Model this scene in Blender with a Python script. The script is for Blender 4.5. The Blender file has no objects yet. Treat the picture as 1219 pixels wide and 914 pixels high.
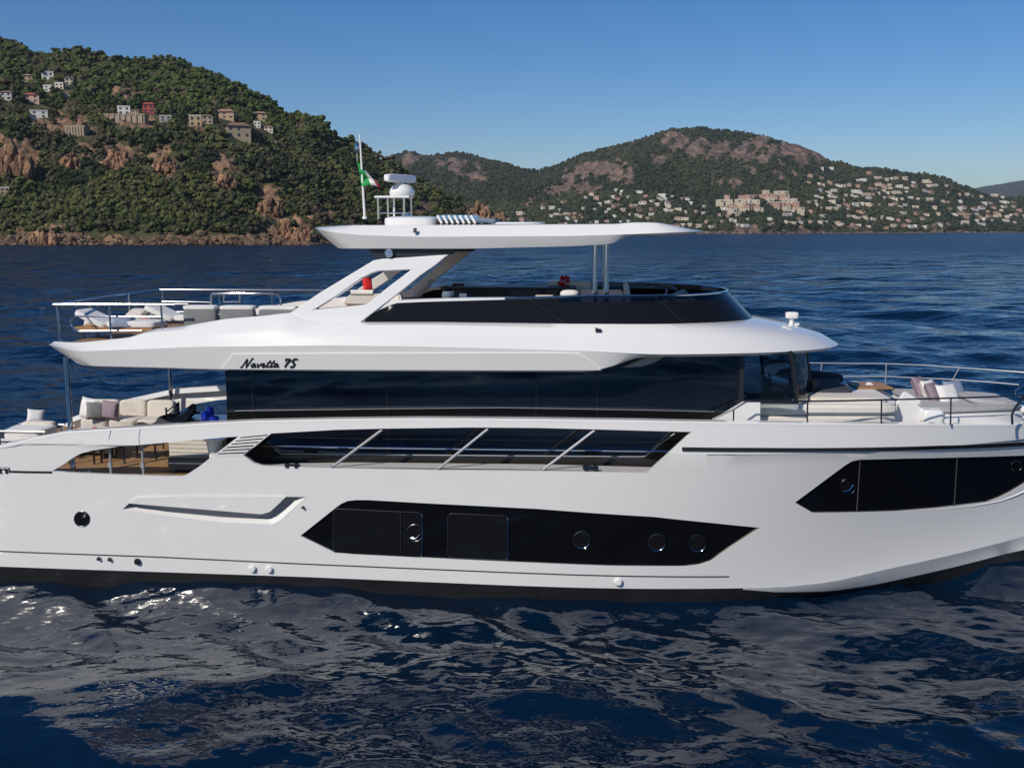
import bpy, bmesh, math, random
import numpy as np
from mathutils import Vector, Matrix
from mathutils.geometry import tessellate_polygon
from mathutils.bvhtree import BVHTree

random.seed(7)
rng = np.random.default_rng(7)
R = math.radians
scene = bpy.context.scene
COL = scene.collection

# ------------------------------------------------------------------ camera, sky, sun, exposure
F_PX = 1220.0
CAM_Z = 7.3
PITCH = math.atan(184.5 / F_PX)
cam_data = bpy.data.cameras.new("camera")
cam = bpy.data.objects.new("camera", cam_data)
COL.objects.link(cam)
cam.location = (0, 0, CAM_Z)
cam.rotation_euler = (R(90) - PITCH, 0, 0)
cam_data.sensor_fit = 'HORIZONTAL'
cam_data.sensor_width = 36.0
cam_data.lens = 36.0 * F_PX / 1219.0
cam_data.clip_start = 0.1
cam_data.clip_end = 60000
scene.camera = cam

SUN_DIR = Vector((-0.49, -0.60, 0.59)).normalized()      # towards the sun
world = bpy.data.worlds.new("World")
scene.world = world
world.use_nodes = True
wn = world.node_tree
bg = wn.nodes["Background"]
sky = wn.nodes.new("ShaderNodeTexSky")
sky.sky_type = 'NISHITA'
sky.sun_disc = False
sky.sun_elevation = math.asin(SUN_DIR.z)
sky.sun_rotation = math.atan2(SUN_DIR.x, SUN_DIR.y)
sky.altitude = 0
sky.air_density = 1.0
sky.dust_density = 0.0
sky.ozone_density = 3.0
hs = wn.nodes.new("ShaderNodeHueSaturation"); hs.inputs["Saturation"].default_value = 1.35      # the polarised blue of the photograph
mul = wn.nodes.new("ShaderNodeMix"); mul.data_type = 'RGBA'; mul.blend_type = 'MULTIPLY'; mul.inputs[0].default_value = 1.0
mul.inputs[7].default_value = (0.84, 0.905, 1.10, 1)
wn.links.new(sky.outputs[0], hs.inputs["Color"]); wn.links.new(hs.outputs[0], mul.inputs[6])
wn.links.new(mul.outputs[2], bg.inputs[0])
bg.inputs[1].default_value = 0.073
sun_data = bpy.data.lights.new("sun", 'SUN')
sun_data.energy = 3.6
sun_data.angle = R(0.5)
sun_data.color = (1.0, 0.925, 0.81)
sun = bpy.data.objects.new("sun", sun_data)
COL.objects.link(sun)
sun.rotation_euler = SUN_DIR.to_track_quat('Z', 'Y').to_euler()
scene.view_settings.view_transform = 'Standard'
scene.view_settings.look = 'None'
scene.view_settings.exposure = 0.06
scene.view_settings.gamma = 1.0
scene.render.engine = 'CYCLES'

# ------------------------------------------------------------------ measuring: photograph pixel -> the yacht's own frame
SP, CP = math.sin(PITCH), math.cos(PITCH)
PSI = R(4.5)
OX, OY = 0.0, 21.8

def ray(px, py):
    u = (px - 609.5) / F_PX
    v = (py - 457) / F_PX
    return (u, CP - v * SP, -SP - v * CP)

def Q(px, py, yl):
    """the point of the yacht at lateral offset yl that the photograph shows at (px, py)"""
    d = ray(px, py)
    s, c = math.sin(PSI), math.cos(PSI)
    t = (yl + OX * s + OY * c) / (d[0] * s + d[1] * c)
    dx, dy = d[0] * t - OX, d[1] * t - OY
    return Vector((dx * c - dy * s, dx * s + dy * c, CAM_Z + d[2] * t))

def surf(px, py, hb, off=0.0):
    y = -2.6
    for _ in range(12):
        p = Q(px, py, y)
        y = 0.5 * y - 0.5 * (hb(p.x, p.z) + off)
    p = Q(px, py, y)
    return p

def zline(pts, y):
    q = [Q(a, b, y) for a, b in pts]
    xs = [p.x for p in q]; zs = [p.z for p in q]
    return lambda x: float(np.interp(x, xs, zs))

BOAT_M = Matrix.Translation((OX, OY, 0)) @ Matrix.Rotation(-PSI, 4, 'Z')

# ------------------------------------------------------------------ object helpers
def tag(o, label=None, cat=None, group=None, kind=None):
    if label: o["label"] = label
    if cat: o["category"] = cat
    if group: o["group"] = group
    if kind: o["kind"] = kind
    return o

def empty(name, label, cat, loc=(0, 0, 0), rz=0.0, group=None):
    o = bpy.data.objects.new(name, None)
    o.empty_display_size = 0.2
    COL.objects.link(o)
    o.location = loc
    o.rotation_euler = (0, 0, rz)
    return tag(o, label, cat, group)

class MB:
    def __init__(s):
        s.v, s.f, s.m = [], [], []
    def quad_strip(s, rows, closed=False, mi=0):
        b = len(s.v); n = len(rows[0])
        for r in rows:
            s.v.extend([tuple(p) for p in r])
        for i in range(len(rows) - 1):
            for j in range(n - 1 + (1 if closed else 0)):
                k = (j + 1) % n
                s.f.append((b + i * n + j, b + i * n + k, b + (i + 1) * n + k, b + (i + 1) * n + j)); s.m.append(mi)
        return b
    def poly(s, pts, mi=0):
        b = len(s.v)
        s.v.extend([tuple(p) for p in pts])
        s.f.append(tuple(range(b, b + len(pts)))); s.m.append(mi)
    def box(s, c, size, rz=0.0, ry=0.0, rx=0.0, mi=0, taper=1.0):
        M = Matrix.Rotation(rz, 3, 'Z') @ Matrix.Rotation(ry, 3, 'Y') @ Matrix.Rotation(rx, 3, 'X')
        b = len(s.v); hx, hy, hz = size[0] / 2, size[1] / 2, size[2] / 2
        for z in (-1, 1):
            k = taper if z > 0 else 1.0
            for x, y in ((-1, -1), (1, -1), (1, 1), (-1, 1)):
                p = M @ Vector((x * hx * k, y * hy * k, z * hz)) + Vector(c)
                s.v.append(tuple(p))
        for q in ((0, 3, 2, 1), (4, 5, 6, 7), (0, 1, 5, 4), (1, 2, 6, 5), (2, 3, 7, 6), (3, 0, 4, 7)):
            s.f.append(tuple(b + i for i in q)); s.m.append(mi)
    def tube(s, pts, r, n=8, mi=0, caps=True, r2=None):
        pts = [Vector(p) for p in pts]
        rows = []
        up = None
        for i, p in enumerate(pts):
            a = pts[max(i - 1, 0)]; c = pts[min(i + 1, len(pts) - 1)]
            t = (c - a).normalized()
            if up is None:
                up = Vector((0, 0, 1)) if abs(t.z) < 0.9 else Vector((1, 0, 0))
            x = t.cross(up).normalized(); y = x.cross(t).normalized()
            up = y
            rr = r if r2 is None else r + (r2 - r) * i / (len(pts) - 1)
            rows.append([p + (x * math.cos(2 * math.pi * k / n) + y * math.sin(2 * math.pi * k / n)) * rr for k in range(n)])
        b = s.quad_strip(rows, closed=True, mi=mi)
        if caps:
            s.f.append(tuple(b + k for k in range(n))[::-1]); s.m.append(mi)
            e = b + (len(pts) - 1) * n
            s.f.append(tuple(e + k for k in range(n))); s.m.append(mi)
    def lathe(s, prof, c=(0, 0, 0), n=20, mi=0, axis='Z'):
        rows = []
        for r, z in prof:
            row = []
            for k in range(n):
                a = 2 * math.pi * k / n
                p = (r * math.cos(a), r * math.sin(a), z)
                if axis == 'Y': p = (p[0], p[2], p[1])
                row.append((c[0] + p[0], c[1] + p[1], c[2] + p[2]))
            rows.append(row)
        s.quad_strip(rows, closed=True, mi=mi)
        s.poly(rows[-1], mi); s.poly(rows[0][::-1], mi)
    def cushion(s, c, size, rz=0.0, rx=0.0, ry=0.0, n=12, p=4.0, mi=0):
        """a stuffed rounded block: superellipsoid"""
        M = Matrix.Rotation(rz, 3, 'Z') @ Matrix.Rotation(ry, 3, 'Y') @ Matrix.Rotation(rx, 3, 'X')
        def sg(a, e): return math.copysign(abs(a) ** e, a)
        e = 2.0 / p
        rows = []
        for i in range(n + 1):
            th = -math.pi / 2 + math.pi * i / n
            row = []
            for j in range(2 * n):
                ph = 2 * math.pi * j / (2 * n)
                q = Vector((sg(math.cos(th), e) * sg(math.cos(ph), e) * size[0] / 2,
                            sg(math.cos(th), e) * sg(math.sin(ph), e) * size[1] / 2,
                            sg(math.sin(th), e) * size[2] / 2))
                row.append(M @ q + Vector(c))
            rows.append(row)
        s.quad_strip(rows, closed=True, mi=mi)
    def pillow(s, c, size, rz=0.0, rx=0.0, ry=0.0, n=10, mi=0):
        """a square throw pillow with pinched corners; size = width, thickness, height"""
        M = Matrix.Rotation(rz, 3, 'Z') @ Matrix.Rotation(ry, 3, 'Y') @ Matrix.Rotation(rx, 3, 'X')
        for side in (-1, 1):
            rows = []
            for i in range(n + 1):
                row = []
                for j in range(n + 1):
                    u = -1 + 2 * i / n; w = -1 + 2 * j / n
                    h = ((1 - u ** 4) * (1 - w ** 4)) ** 0.6
                    pin = 1 - 0.07 * (1 - u * u) * abs(w) ** 3 - 0.0
                    pin2 = 1 - 0.07 * (1 - w * w) * abs(u) ** 3
                    q = Vector((u * size[0] / 2 * pin2, side * (h * size[1] / 2 + 0.004), w * size[2] / 2 * pin))
                    row.append(M @ q + Vector(c))
                rows.append(row if side > 0 else row[::-1])
            s.quad_strip(rows, mi=mi)
    def mirror_y(s):
        b = len(s.v)
        s.v.extend([(x, -y, z) for x, y, z in s.v])
        for f, m in list(zip(s.f, s.m)):
            s.f.append(tuple(b + i for i in f)[::-1]); s.m.append(m)
        return s
    def build(s, name, mats, parent=None, smooth=30, bevel=0.0, segs=2):
        me = bpy.data.meshes.new(name)
        me.from_pydata([tuple(p) for p in s.v], [], s.f)
        if not isinstance(mats, (list, tuple)): mats = [mats]
        for m in mats: me.materials.append(m)
        if len(mats) > 1: me.polygons.foreach_set("material_index", s.m)
        bm = bmesh.new(); bm.from_mesh(me)
        bmesh.ops.remove_doubles(bm, verts=bm.verts, dist=0.0004)
        bmesh.ops.dissolve_degenerate(bm, edges=bm.edges, dist=0.0002)
        bmesh.ops.recalc_face_normals(bm, faces=bm.faces)
        if bevel > 0:
            es = [e for e in bm.edges if len(e.link_faces) == 2 and e.calc_face_angle(0) > R(40)]
            bmesh.ops.bevel(bm, geom=es, offset=bevel, segments=segs, affect='EDGES', clamp_overlap=True)
        if smooth:
            for f in bm.faces: f.smooth = True
            lim = R(smooth)
            for e in bm.edges:
                e.smooth = not (len(e.link_faces) == 2 and e.calc_face_angle(0) > lim)
        bm.to_mesh(me); bm.free()
        o = bpy.data.objects.new(name, me)
        COL.objects.link(o)
        if parent: o.parent = parent
        return o

# ------------------------------------------------------------------ materials
def mat(name, col, rough=0.5, metal=0.0, coat=0.0, spec=0.5, var=0.0, vscale=6.0, bump=0.0, bscale=40.0, bdist=0.01, trans=0.0, ior=1.5, sheen=0.0, rvar=0.0):
    m = bpy.data.materials.new(name)
    m.use_nodes = True
    nt = m.node_tree; N = nt.nodes; L = nt.links
    b = N["Principled BSDF"]
    b.inputs["Base Color"].default_value = (*col, 1)
    b.inputs["Roughness"].default_value = rough
    b.inputs["Metallic"].default_value = metal
    b.inputs["Coat Weight"].default_value = coat
    b.inputs["Coat Roughness"].default_value = 0.06
    b.inputs["Specular IOR Level"].default_value = spec
    b.inputs["Transmission Weight"].default_value = trans
    b.inputs["IOR"].default_value = ior
    b.inputs["Sheen Weight"].default_value = sheen
    tc = N.new("ShaderNodeTexCoord")
    if var > 0 or rvar > 0:
        no = N.new("ShaderNodeTexNoise"); no.inputs["Scale"].default_value = vscale
        no.inputs["Detail"].default_value = 5
        L.new(tc.outputs["Object"], no.inputs["Vector"])
    if var > 0:
        mr = N.new("ShaderNodeMapRange")
        mr.inputs[1].default_value = 0.3; mr.inputs[2].default_value = 0.7
        mr.inputs[3].default_value = 1 - var; mr.inputs[4].default_value = 1 + var
        L.new(no.outputs["Fac"], mr.inputs[0])
        mx = N.new("ShaderNodeMix"); mx.data_type = 'RGBA'; mx.blend_type = 'MULTIPLY'
        mx.inputs[0].default_value = 1.0
        mx.inputs[6].default_value = (*col, 1)
        L.new(mr.outputs[0], mx.inputs[7])
        L.new(mx.outputs[2], b.inputs["Base Color"])
    if rvar > 0:
        mr2 = N.new("ShaderNodeMapRange")
        mr2.inputs[1].default_value = 0.3; mr2.inputs[2].default_value = 0.7
        mr2.inputs[3].default_value = rough - rvar; mr2.inputs[4].default_value = rough + rvar
        L.new(no.outputs["Fac"], mr2.inputs[0])
        L.new(mr2.outputs[0], b.inputs["Roughness"])
    if bump > 0:
        n2 = N.new("ShaderNodeTexNoise"); n2.inputs["Scale"].default_value = bscale
        n2.inputs["Detail"].default_value = 4
        L.new(tc.outputs["Object"], n2.inputs["Vector"])
        bp = N.new("ShaderNodeBump"); bp.inputs["Strength"].default_value = bump; bp.inputs["Distance"].default_value = bdist
        L.new(n2.outputs["Fac"], bp.inputs["Height"])
        L.new(bp.outputs[0], b.inputs["Normal"])
    return m

GEL = mat("white_gelcoat", (0.80, 0.785, 0.76), 0.20, coat=0.8, var=0.006, vscale=0.5, rvar=0.03)
GEL2 = mat("white_deck_gelcoat", (0.79, 0.75, 0.68), 0.45, var=0.03, vscale=2)
BOOT = mat("black_antifouling", (0.018, 0.018, 0.02), 0.45, var=0.25, vscale=3)
BLACK = mat("black_rubber", (0.015, 0.015, 0.016), 0.4)
GLASS = mat("black_glass", (0.005, 0.005, 0.006), 0.03, spec=0.5, ior=1.5, bump=0.02, bscale=0.7, bdist=0.02)
SALG = mat("saloon_glass", (0.005, 0.005, 0.006), 0.03, spec=0.9, bump=0.05, bscale=1.3, bdist=0.02)
SCREENG = mat("screen_glass", (0.010, 0.010, 0.011), 0.06, spec=0.22)
GLASS2 = mat("smoked_glass", (0.009, 0.009, 0.010), 0.05, spec=0.5)
FRAME = mat("black_frame", (0.02, 0.021, 0.024), 0.3)
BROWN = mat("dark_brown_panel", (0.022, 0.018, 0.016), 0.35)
STEEL = mat("polished_steel", (0.62, 0.62, 0.62), 0.09, metal=1.0)
STEELD = mat("dark_and_shaded_steel", (0.12, 0.12, 0.13), 0.3, metal=1.0)  # dark fittings; also carries the painted shading of the near bow rail
GREY = mat("grey_paint", (0.30, 0.30, 0.31), 0.4)
STRUT = mat("satin_aluminium", (0.36, 0.36, 0.38), 0.35, metal=0.25)
DGREY = mat("dark_grey_paint", (0.07, 0.07, 0.075), 0.45)
CREAM = mat("cream_fabric", (0.62, 0.57, 0.50), 0.85, var=0.06, vscale=9, bump=0.3, bscale=60, bdist=0.004, sheen=0.2)
PALE = mat("pale_fabric", (0.74, 0.72, 0.69), 0.85, var=0.05, vscale=7, bump=0.3, bscale=40, bdist=0.006, sheen=0.2)
GREYF = mat("grey_fabric", (0.20, 0.20, 0.20), 0.9, var=0.1, vscale=14, bump=0.3, bscale=60, bdist=0.004)
LGREYF = mat("light_grey_fabric", (0.42, 0.41, 0.41), 0.9, var=0.07, vscale=10, bump=0.3, bscale=60, bdist=0.004)
CHARF = mat("charcoal_fabric", (0.045, 0.046, 0.052), 0.85, var=0.15, vscale=10, bump=0.3, bscale=50, bdist=0.004)
MAUVE = mat("mauve_fabric", (0.27, 0.20, 0.235), 0.85, var=0.08, vscale=9, bump=0.3, bscale=50, bdist=0.004)
BLUEF = mat("blue_grey_fabric", (0.22, 0.27, 0.36), 0.85, var=0.06, bump=0.3, bscale=50, bdist=0.004)
REDF = mat("red_fabric", (0.72, 0.02, 0.025), 0.7, var=0.1)
DREDF = mat("dark_red_petals", (0.12, 0.012, 0.03), 0.7)
BLUEG = mat("cobalt_glass", (0.02, 0.085, 0.95), 0.06, coat=0.6)
FLAGG = mat("flag_green", (0.02, 0.30, 0.07), 0.8)
FLAGW = mat("flag_white", (0.78, 0.78, 0.76), 0.8)
FLAGR = mat("flag_red", (0.55, 0.04, 0.04), 0.8)
INK = mat("black_lettering", (0.01, 0.01, 0.015), 0.35)
SOLAR = mat("solar_panel", (0.16, 0.20, 0.26), 0.15, coat=0.5)
LENS = mat("lamp_lens", (0.35, 0.45, 0.60), 0.08, metal=0.6)

def thin_pane(name, tint):
    """a thin sheet of tinted glass: looks straight through it, and mirrors at a slant"""
    m = bpy.data.materials.new(name); m.use_nodes = True
    nt = m.node_tree; N = nt.nodes; L = nt.links
    N.remove(N["Principled BSDF"])
    t = N.new("ShaderNodeBsdfTransparent"); t.inputs[0].default_value = (*tint, 1)
    g = N.new("ShaderNodeBsdfGlossy"); g.inputs["Roughness"].default_value = 0.02
    f = N.new("ShaderNodeFresnel"); f.inputs[0].default_value = 1.6
    x = N.new("ShaderNodeMixShader")
    L.new(f.outputs[0], x.inputs[0]); L.new(t.outputs[0], x.inputs[1]); L.new(g.outputs[0], x.inputs[2])
    L.new(x.outputs[0], N["Material Output"].inputs["Surface"])
    return m
CLEAR = thin_pane("tinted_clear_glass", (0.42, 0.50, 0.55))
SMOKE = thin_pane("smoked_clear_glass", (0.16, 0.18, 0.21))

def teak(name, col):
    m = mat(name, col, 0.6, var=0.12, vscale=5)
    nt = m.node_tree; N = nt.nodes; L = nt.links
    b = N["Principled BSDF"]
    tc = N.new("ShaderNodeTexCoord")
    br = N.new("ShaderNodeTexBrick")
    br.inputs["Color1"].default_value = (*col, 1)
    br.inputs["Color2"].default_value = (col[0] * .8, col[1] * .78, col[2] * .75, 1)
    br.inputs["Mortar"].default_value = (0.03, 0.025, 0.02, 1)
    br.inputs["Scale"].default_value = 1.0
    br.inputs["Mortar Size"].default_value = 0.006
    br.inputs["Brick Width"].default_value = 1.8
    br.inputs["Row Height"].default_value = 0.075
    L.new(tc.outputs["Object"], br.inputs["Vector"])
    L.new(br.outputs["Color"], b.inputs["Base Color"])
    return m
TEAK = teak("teak_deck", (0.40, 0.235, 0.105))
TEAKT = mat("teak_table", (0.36, 0.19, 0.08), 0.5, var=0.15, vscale=9)

# ================================================================== SEA
def sine_field(n, lmin, lmax, mean_dir, spread, seed, slope):
    """directional waves; each carries roughly the same slope"""
    g = np.random.default_rng(seed)
    lam = np.exp(g.uniform(np.log(lmin), np.log(lmax), n))
    th = mean_dir + g.normal(0, spread, n)
    k = 2 * np.pi / lam
    a = slope / k * g.uniform(0.6, 1.3, n) * math.sqrt(2.0 / n)
    return lam, k * np.cos(th), k * np.sin(th), a, g.uniform(0, 2 * np.pi, n)

def build_sea():
    # polar sheet round the camera's foot: fine where the picture is near, coarse behind
    ang = np.concatenate([np.linspace(-180, -46, 60)[:-1], np.linspace(-46, 46, 900), np.linspace(46, 180, 60)[1:]])
    ang = np.radians(ang)
    r = [0.5, 3, 6, 8, 9.5, 10.5, 11.2]
    while r[-1] < 28: r.append(r[-1] + 0.042)
    st = 0.042
    while r[-1] < 45000:
        st = st * (1.010 if r[-1] < 900 else 1.04)
        r.append(r[-1] + st)
    r = np.array(r)
    RR, AA = np.meshgrid(r, ang, indexing='ij')
    X = RR * np.sin(AA); Y = RR * np.cos(AA)
    dr = np.gradient(r)
    # sample spacing of each row (along the ray), limits which waves it may carry
    SPC = np.maximum(dr[:, None] * np.ones_like(RR), 0)
    Z = np.zeros_like(X)
    dX = np.zeros_like(X); dY = np.zeros_like(X)
    fields = [sine_field(22, 10.0, 34.0, R(245), 0.4, 2, 0.05), sine_field(26, 3.0, 12.0, R(250), 0.45, 3, 0.10),
              sine_field(44, 0.9, 3.0, R(262), 0.6, 5, 0.125),
              sine_field(46, 0.35, 0.9, R(275), 0.75, 8, 0.075), sine_field(40, 0.14, 0.36, R(280), 0.8, 9, 0.05)]
    # patches where the wind ruffles the surface more, and slick ones between
    ph = 0.5 + 0.5 * np.sin(0.31 * X + 1.2 + 1.3 * np.sin(0.23 * Y + 0.4)) * np.sin(0.42 * Y - 0.17 * X + 0.9)
    for fi, (lam, kx, ky, a, p) in enumerate(fields):
        for i in range(len(lam)):
            w = np.clip((lam[i] / 3.0 - SPC) / (lam[i] / 6.0), 0, 1)
            if fi == 4: w = w * (0.15 + 1.1 * ph)
            if fi == 3: w = w * (0.30 + 0.9 * ph)
            if fi == 2: w = w * (0.65 + 0.5 * ph)
            arg = kx[i] * X + ky[i] * Y + p[i]
            s = np.sin(arg); c = np.cos(arg)
            Z += w * a[i] * s
            kk = math.hypot(kx[i], ky[i])
            dX += w * a[i] * c * kx[i] / kk * 0.7
            dY += w * a[i] * c * ky[i] / kk * 0.7
    # the yacht's own slow wake along its side: a low set of diverging waves
    s, c = math.sin(PSI), math.cos(PSI)
    bx = (X - OX) * c - (Y - OY) * s; by = (X - OX) * s + (Y - OY) * c
    d = np.clip(-by - 2.6, 0, 50)
    wk = np.exp(-((d - 2.0) / 3.2) ** 2) * np.clip((7 - bx) / 7, 0, 1)
    Z += wk * (0.035 * np.sin((0.55 * bx - 1.0 * d) * 2 * np.pi / 2.1) + 0.022 * np.sin((0.75 * bx - 0.8 * d) * 2 * np.pi / 1.15 + 1))
    Z += 0.10 * np.exp(-((bx + 5.5) / 3.0) ** 2 - (d / 1.6) ** 2) + 0.23 * np.exp(-((bx - 1.2) / 4.2) ** 2 - (d / 1.9) ** 2)
    Z += 0.12 * np.exp(-(d / 2.4) ** 2) * np.clip((-1 - bx) / 6, 0, 1)
    Bx = np.where(bx > 0, 2.64 * (1 - np.clip(bx / 11.4, 0, 1) ** 1.9), 2.64)
    dl = np.clip(np.abs(by) - Bx, 0, 50)
    Z += 0.50 * np.clip((bx - 6.3) / 3.6, 0, 1) * np.clip((13.5 - bx) / 2.5, 0, 1) * np.exp(-(dl / 1.5) ** 2)      # low bow wave
    Z += 0.15
    X += dX; Y += dY
    n0, n1 = X.shape
    me = bpy.data.meshes.new("sea")
    co = np.stack([X, Y, Z], -1).reshape(-1, 3).astype(np.float32)
    idx = np.arange(n0 * n1).reshape(n0, n1)
    q = np.stack([idx[:-1, :-1], idx[:-1, 1:], idx[1:, 1:], idx[1:, :-1]], -1).reshape(-1, 4)[:, ::-1]
    me.vertices.add(len(co)); me.vertices.foreach_set("co", co.ravel())
    me.loops.add(q.size); me.loops.foreach_set("vertex_index", q.ravel().astype(np.int32))
    me.polygons.add(len(q)); me.polygons.foreach_set("loop_start", np.arange(0, q.size, 4, dtype=np.int32))
    me.polygons.foreach_set("loop_total", np.full(len(q), 4, dtype=np.int32))
    me.polygons.foreach_set("use_smooth", np.ones(len(q), dtype=bool))
    me.update(calc_edges=True)
    o = bpy.data.objects.new("sea", me); COL.objects.link(o)
    tag(o, kind="structure")
    m = bpy.data.materials.new("sea_water"); m.use_nodes = True
    nt = m.node_tree; N = nt.nodes; L = nt.links
    b = N["Principled BSDF"]
    b.inputs["Base Color"].default_value = (0.0010, 0.0095, 0.027, 1)
    b.inputs["Roughness"].default_value = 0.04
    b.inputs["IOR"].default_value = 1.45
    geo = N.new("ShaderNodeNewGeometry")
    cd = N.new("ShaderNodeCameraData")
    def bump(scale, dist, strength, sx=1.0, sy=1.0, detail=3.0, prev=None, rot=0.0):
        mp = N.new("ShaderNodeMapping"); mp.inputs["Scale"].default_value = (sx, sy, 1)
        mp.inputs["Rotation"].default_value = (0, 0, rot)
        L.new(geo.outputs["Position"], mp.inputs["Vector"])
        no = N.new("ShaderNodeTexNoise"); no.inputs["Scale"].default_value = scale
        no.inputs["Detail"].default_value = detail; no.inputs["Distortion"].default_value = 0.4
        L.new(mp.outputs[0], no.inputs["Vector"])
        bp = N.new("ShaderNodeBump"); bp.inputs["Distance"].default_value = dist
        bp.inputs["Strength"].default_value = strength
        L.new(no.outputs["Fac"], bp.inputs["Height"])
        if prev: L.new(prev.outputs[0], bp.inputs["Normal"])
        return bp
    b1 = bump(0.30, 4.0, 0.55, 0.55, 1.0, 4, None, 0.12)
    b2 = bump(1.6, 0.22, 0.45, 0.6, 1.0, 3, b1, -0.2)
    b3 = bump(5.5, 0.03, 0.35, 0.7, 1.0, 2, b2, 0.3)
    # large bump only where the sheet is too coarse to carry those waves itself
    dist = N.new("ShaderNodeVectorMath"); dist.operation = 'LENGTH'
    L.new(geo.outputs["Position"], dist.inputs[0])
    mr = N.new("ShaderNodeMapRange"); mr.inputs[1].default_value = 40; mr.inputs[2].default_value = 260
    mr.inputs[3].default_value = 0.0; mr.inputs[4].default_value = 1.0
    L.new(dist.outputs["Value"], mr.inputs[0]); L.new(mr.outputs[0], b1.inputs["Strength"])
    mr2 = N.new("ShaderNodeMapRange"); mr2.inputs[1].default_value = 16; mr2.inputs[2].default_value = 40
    mr2.inputs[3].default_value = 0.16; mr2.inputs[4].default_value = 0.6
    L.new(dist.outputs["Value"], mr2.inputs[0]); L.new(mr2.outputs[0], b2.inputs["Strength"])
    L.new(b3.outputs[0], b.inputs["Normal"])
    mr3 = N.new("ShaderNodeMapRange"); mr3.inputs[1].default_value = 30; mr3.inputs[2].default_value = 400
    mr3.inputs[3].default_value = 0.04; mr3.inputs[4].default_value = 0.30
    L.new(dist.outputs["Value"], mr3.inputs[0]); L.new(mr3.outputs[0], b.inputs["Roughness"])
    b3.inputs["Strength"].default_value = 0.30
    me.materials.append(m)
    return o
build_sea()

# ================================================================== HILLS
def vnoise(x, y, seed):
    g = np.random.default_rng(seed)
    T = g.random((256, 256))
    xi = np.floor(x).astype(int); yi = np.floor(y).astype(int)
    fx = x - xi; fy = y - yi
    fx = fx * fx * (3 - 2 * fx); fy = fy * fy * (3 - 2 * fy)
    a = T[xi % 256, yi % 256]; b = T[(xi + 1) % 256, yi % 256]
    c = T[xi % 256, (yi + 1) % 256]; d = T[(xi + 1) % 256, (yi + 1) % 256]
    return (a * (1 - fx) + b * fx) * (1 - fy) + (c * (1 - fx) + d * fx) * fy - 0.5
def fbm(x, y, seed, oct=5, gain=0.5):
    s = 0; a = 1.0
    for i in range(oct):
        s = s + a * vnoise(x * 2 ** i + 17.3 * i, y * 2 ** i + 5.1 * i, seed + i); a *= gain
    return s

def to_px(X, Y, Z):
    z = Z - CAM_Z
    dep = Y * CP - z * SP; up = Y * SP + z * CP
    return 609.5 + F_PX * X / dep, 457 - F_PX * up / dep

def mesh_np(name, co, faces, mats, smooth=True, col=None):
    me = bpy.data.meshes.new(name)
    k = faces.shape[1]
    me.vertices.add(len(co)); me.vertices.foreach_set("co", co.astype(np.float32).ravel())
    me.loops.add(faces.size); me.loops.foreach_set("vertex_index", faces.ravel().astype(np.int32))
    me.polygons.add(len(faces)); me.polygons.foreach_set("loop_start", np.arange(0, faces.size, k, dtype=np.int32))
    me.polygons.foreach_set("loop_total", np.full(len(faces), k, dtype=np.int32))
    me.polygons.foreach_set("use_smooth", np.full(len(faces), smooth, dtype=bool))
    me.update(calc_edges=True)
    if col is not None:
        at = me.color_attributes.new("tint", 'FLOAT_COLOR', 'POINT')
        c4 = np.ones((len(co), 4), np.float32); c4[:, :3] = col
        at.data.foreach_set("color", c4.ravel())
    for m in mats: me.materials.append(m)
    o = bpy.data.objects.new(name, me); COL.objects.link(o)
    return o

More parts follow.
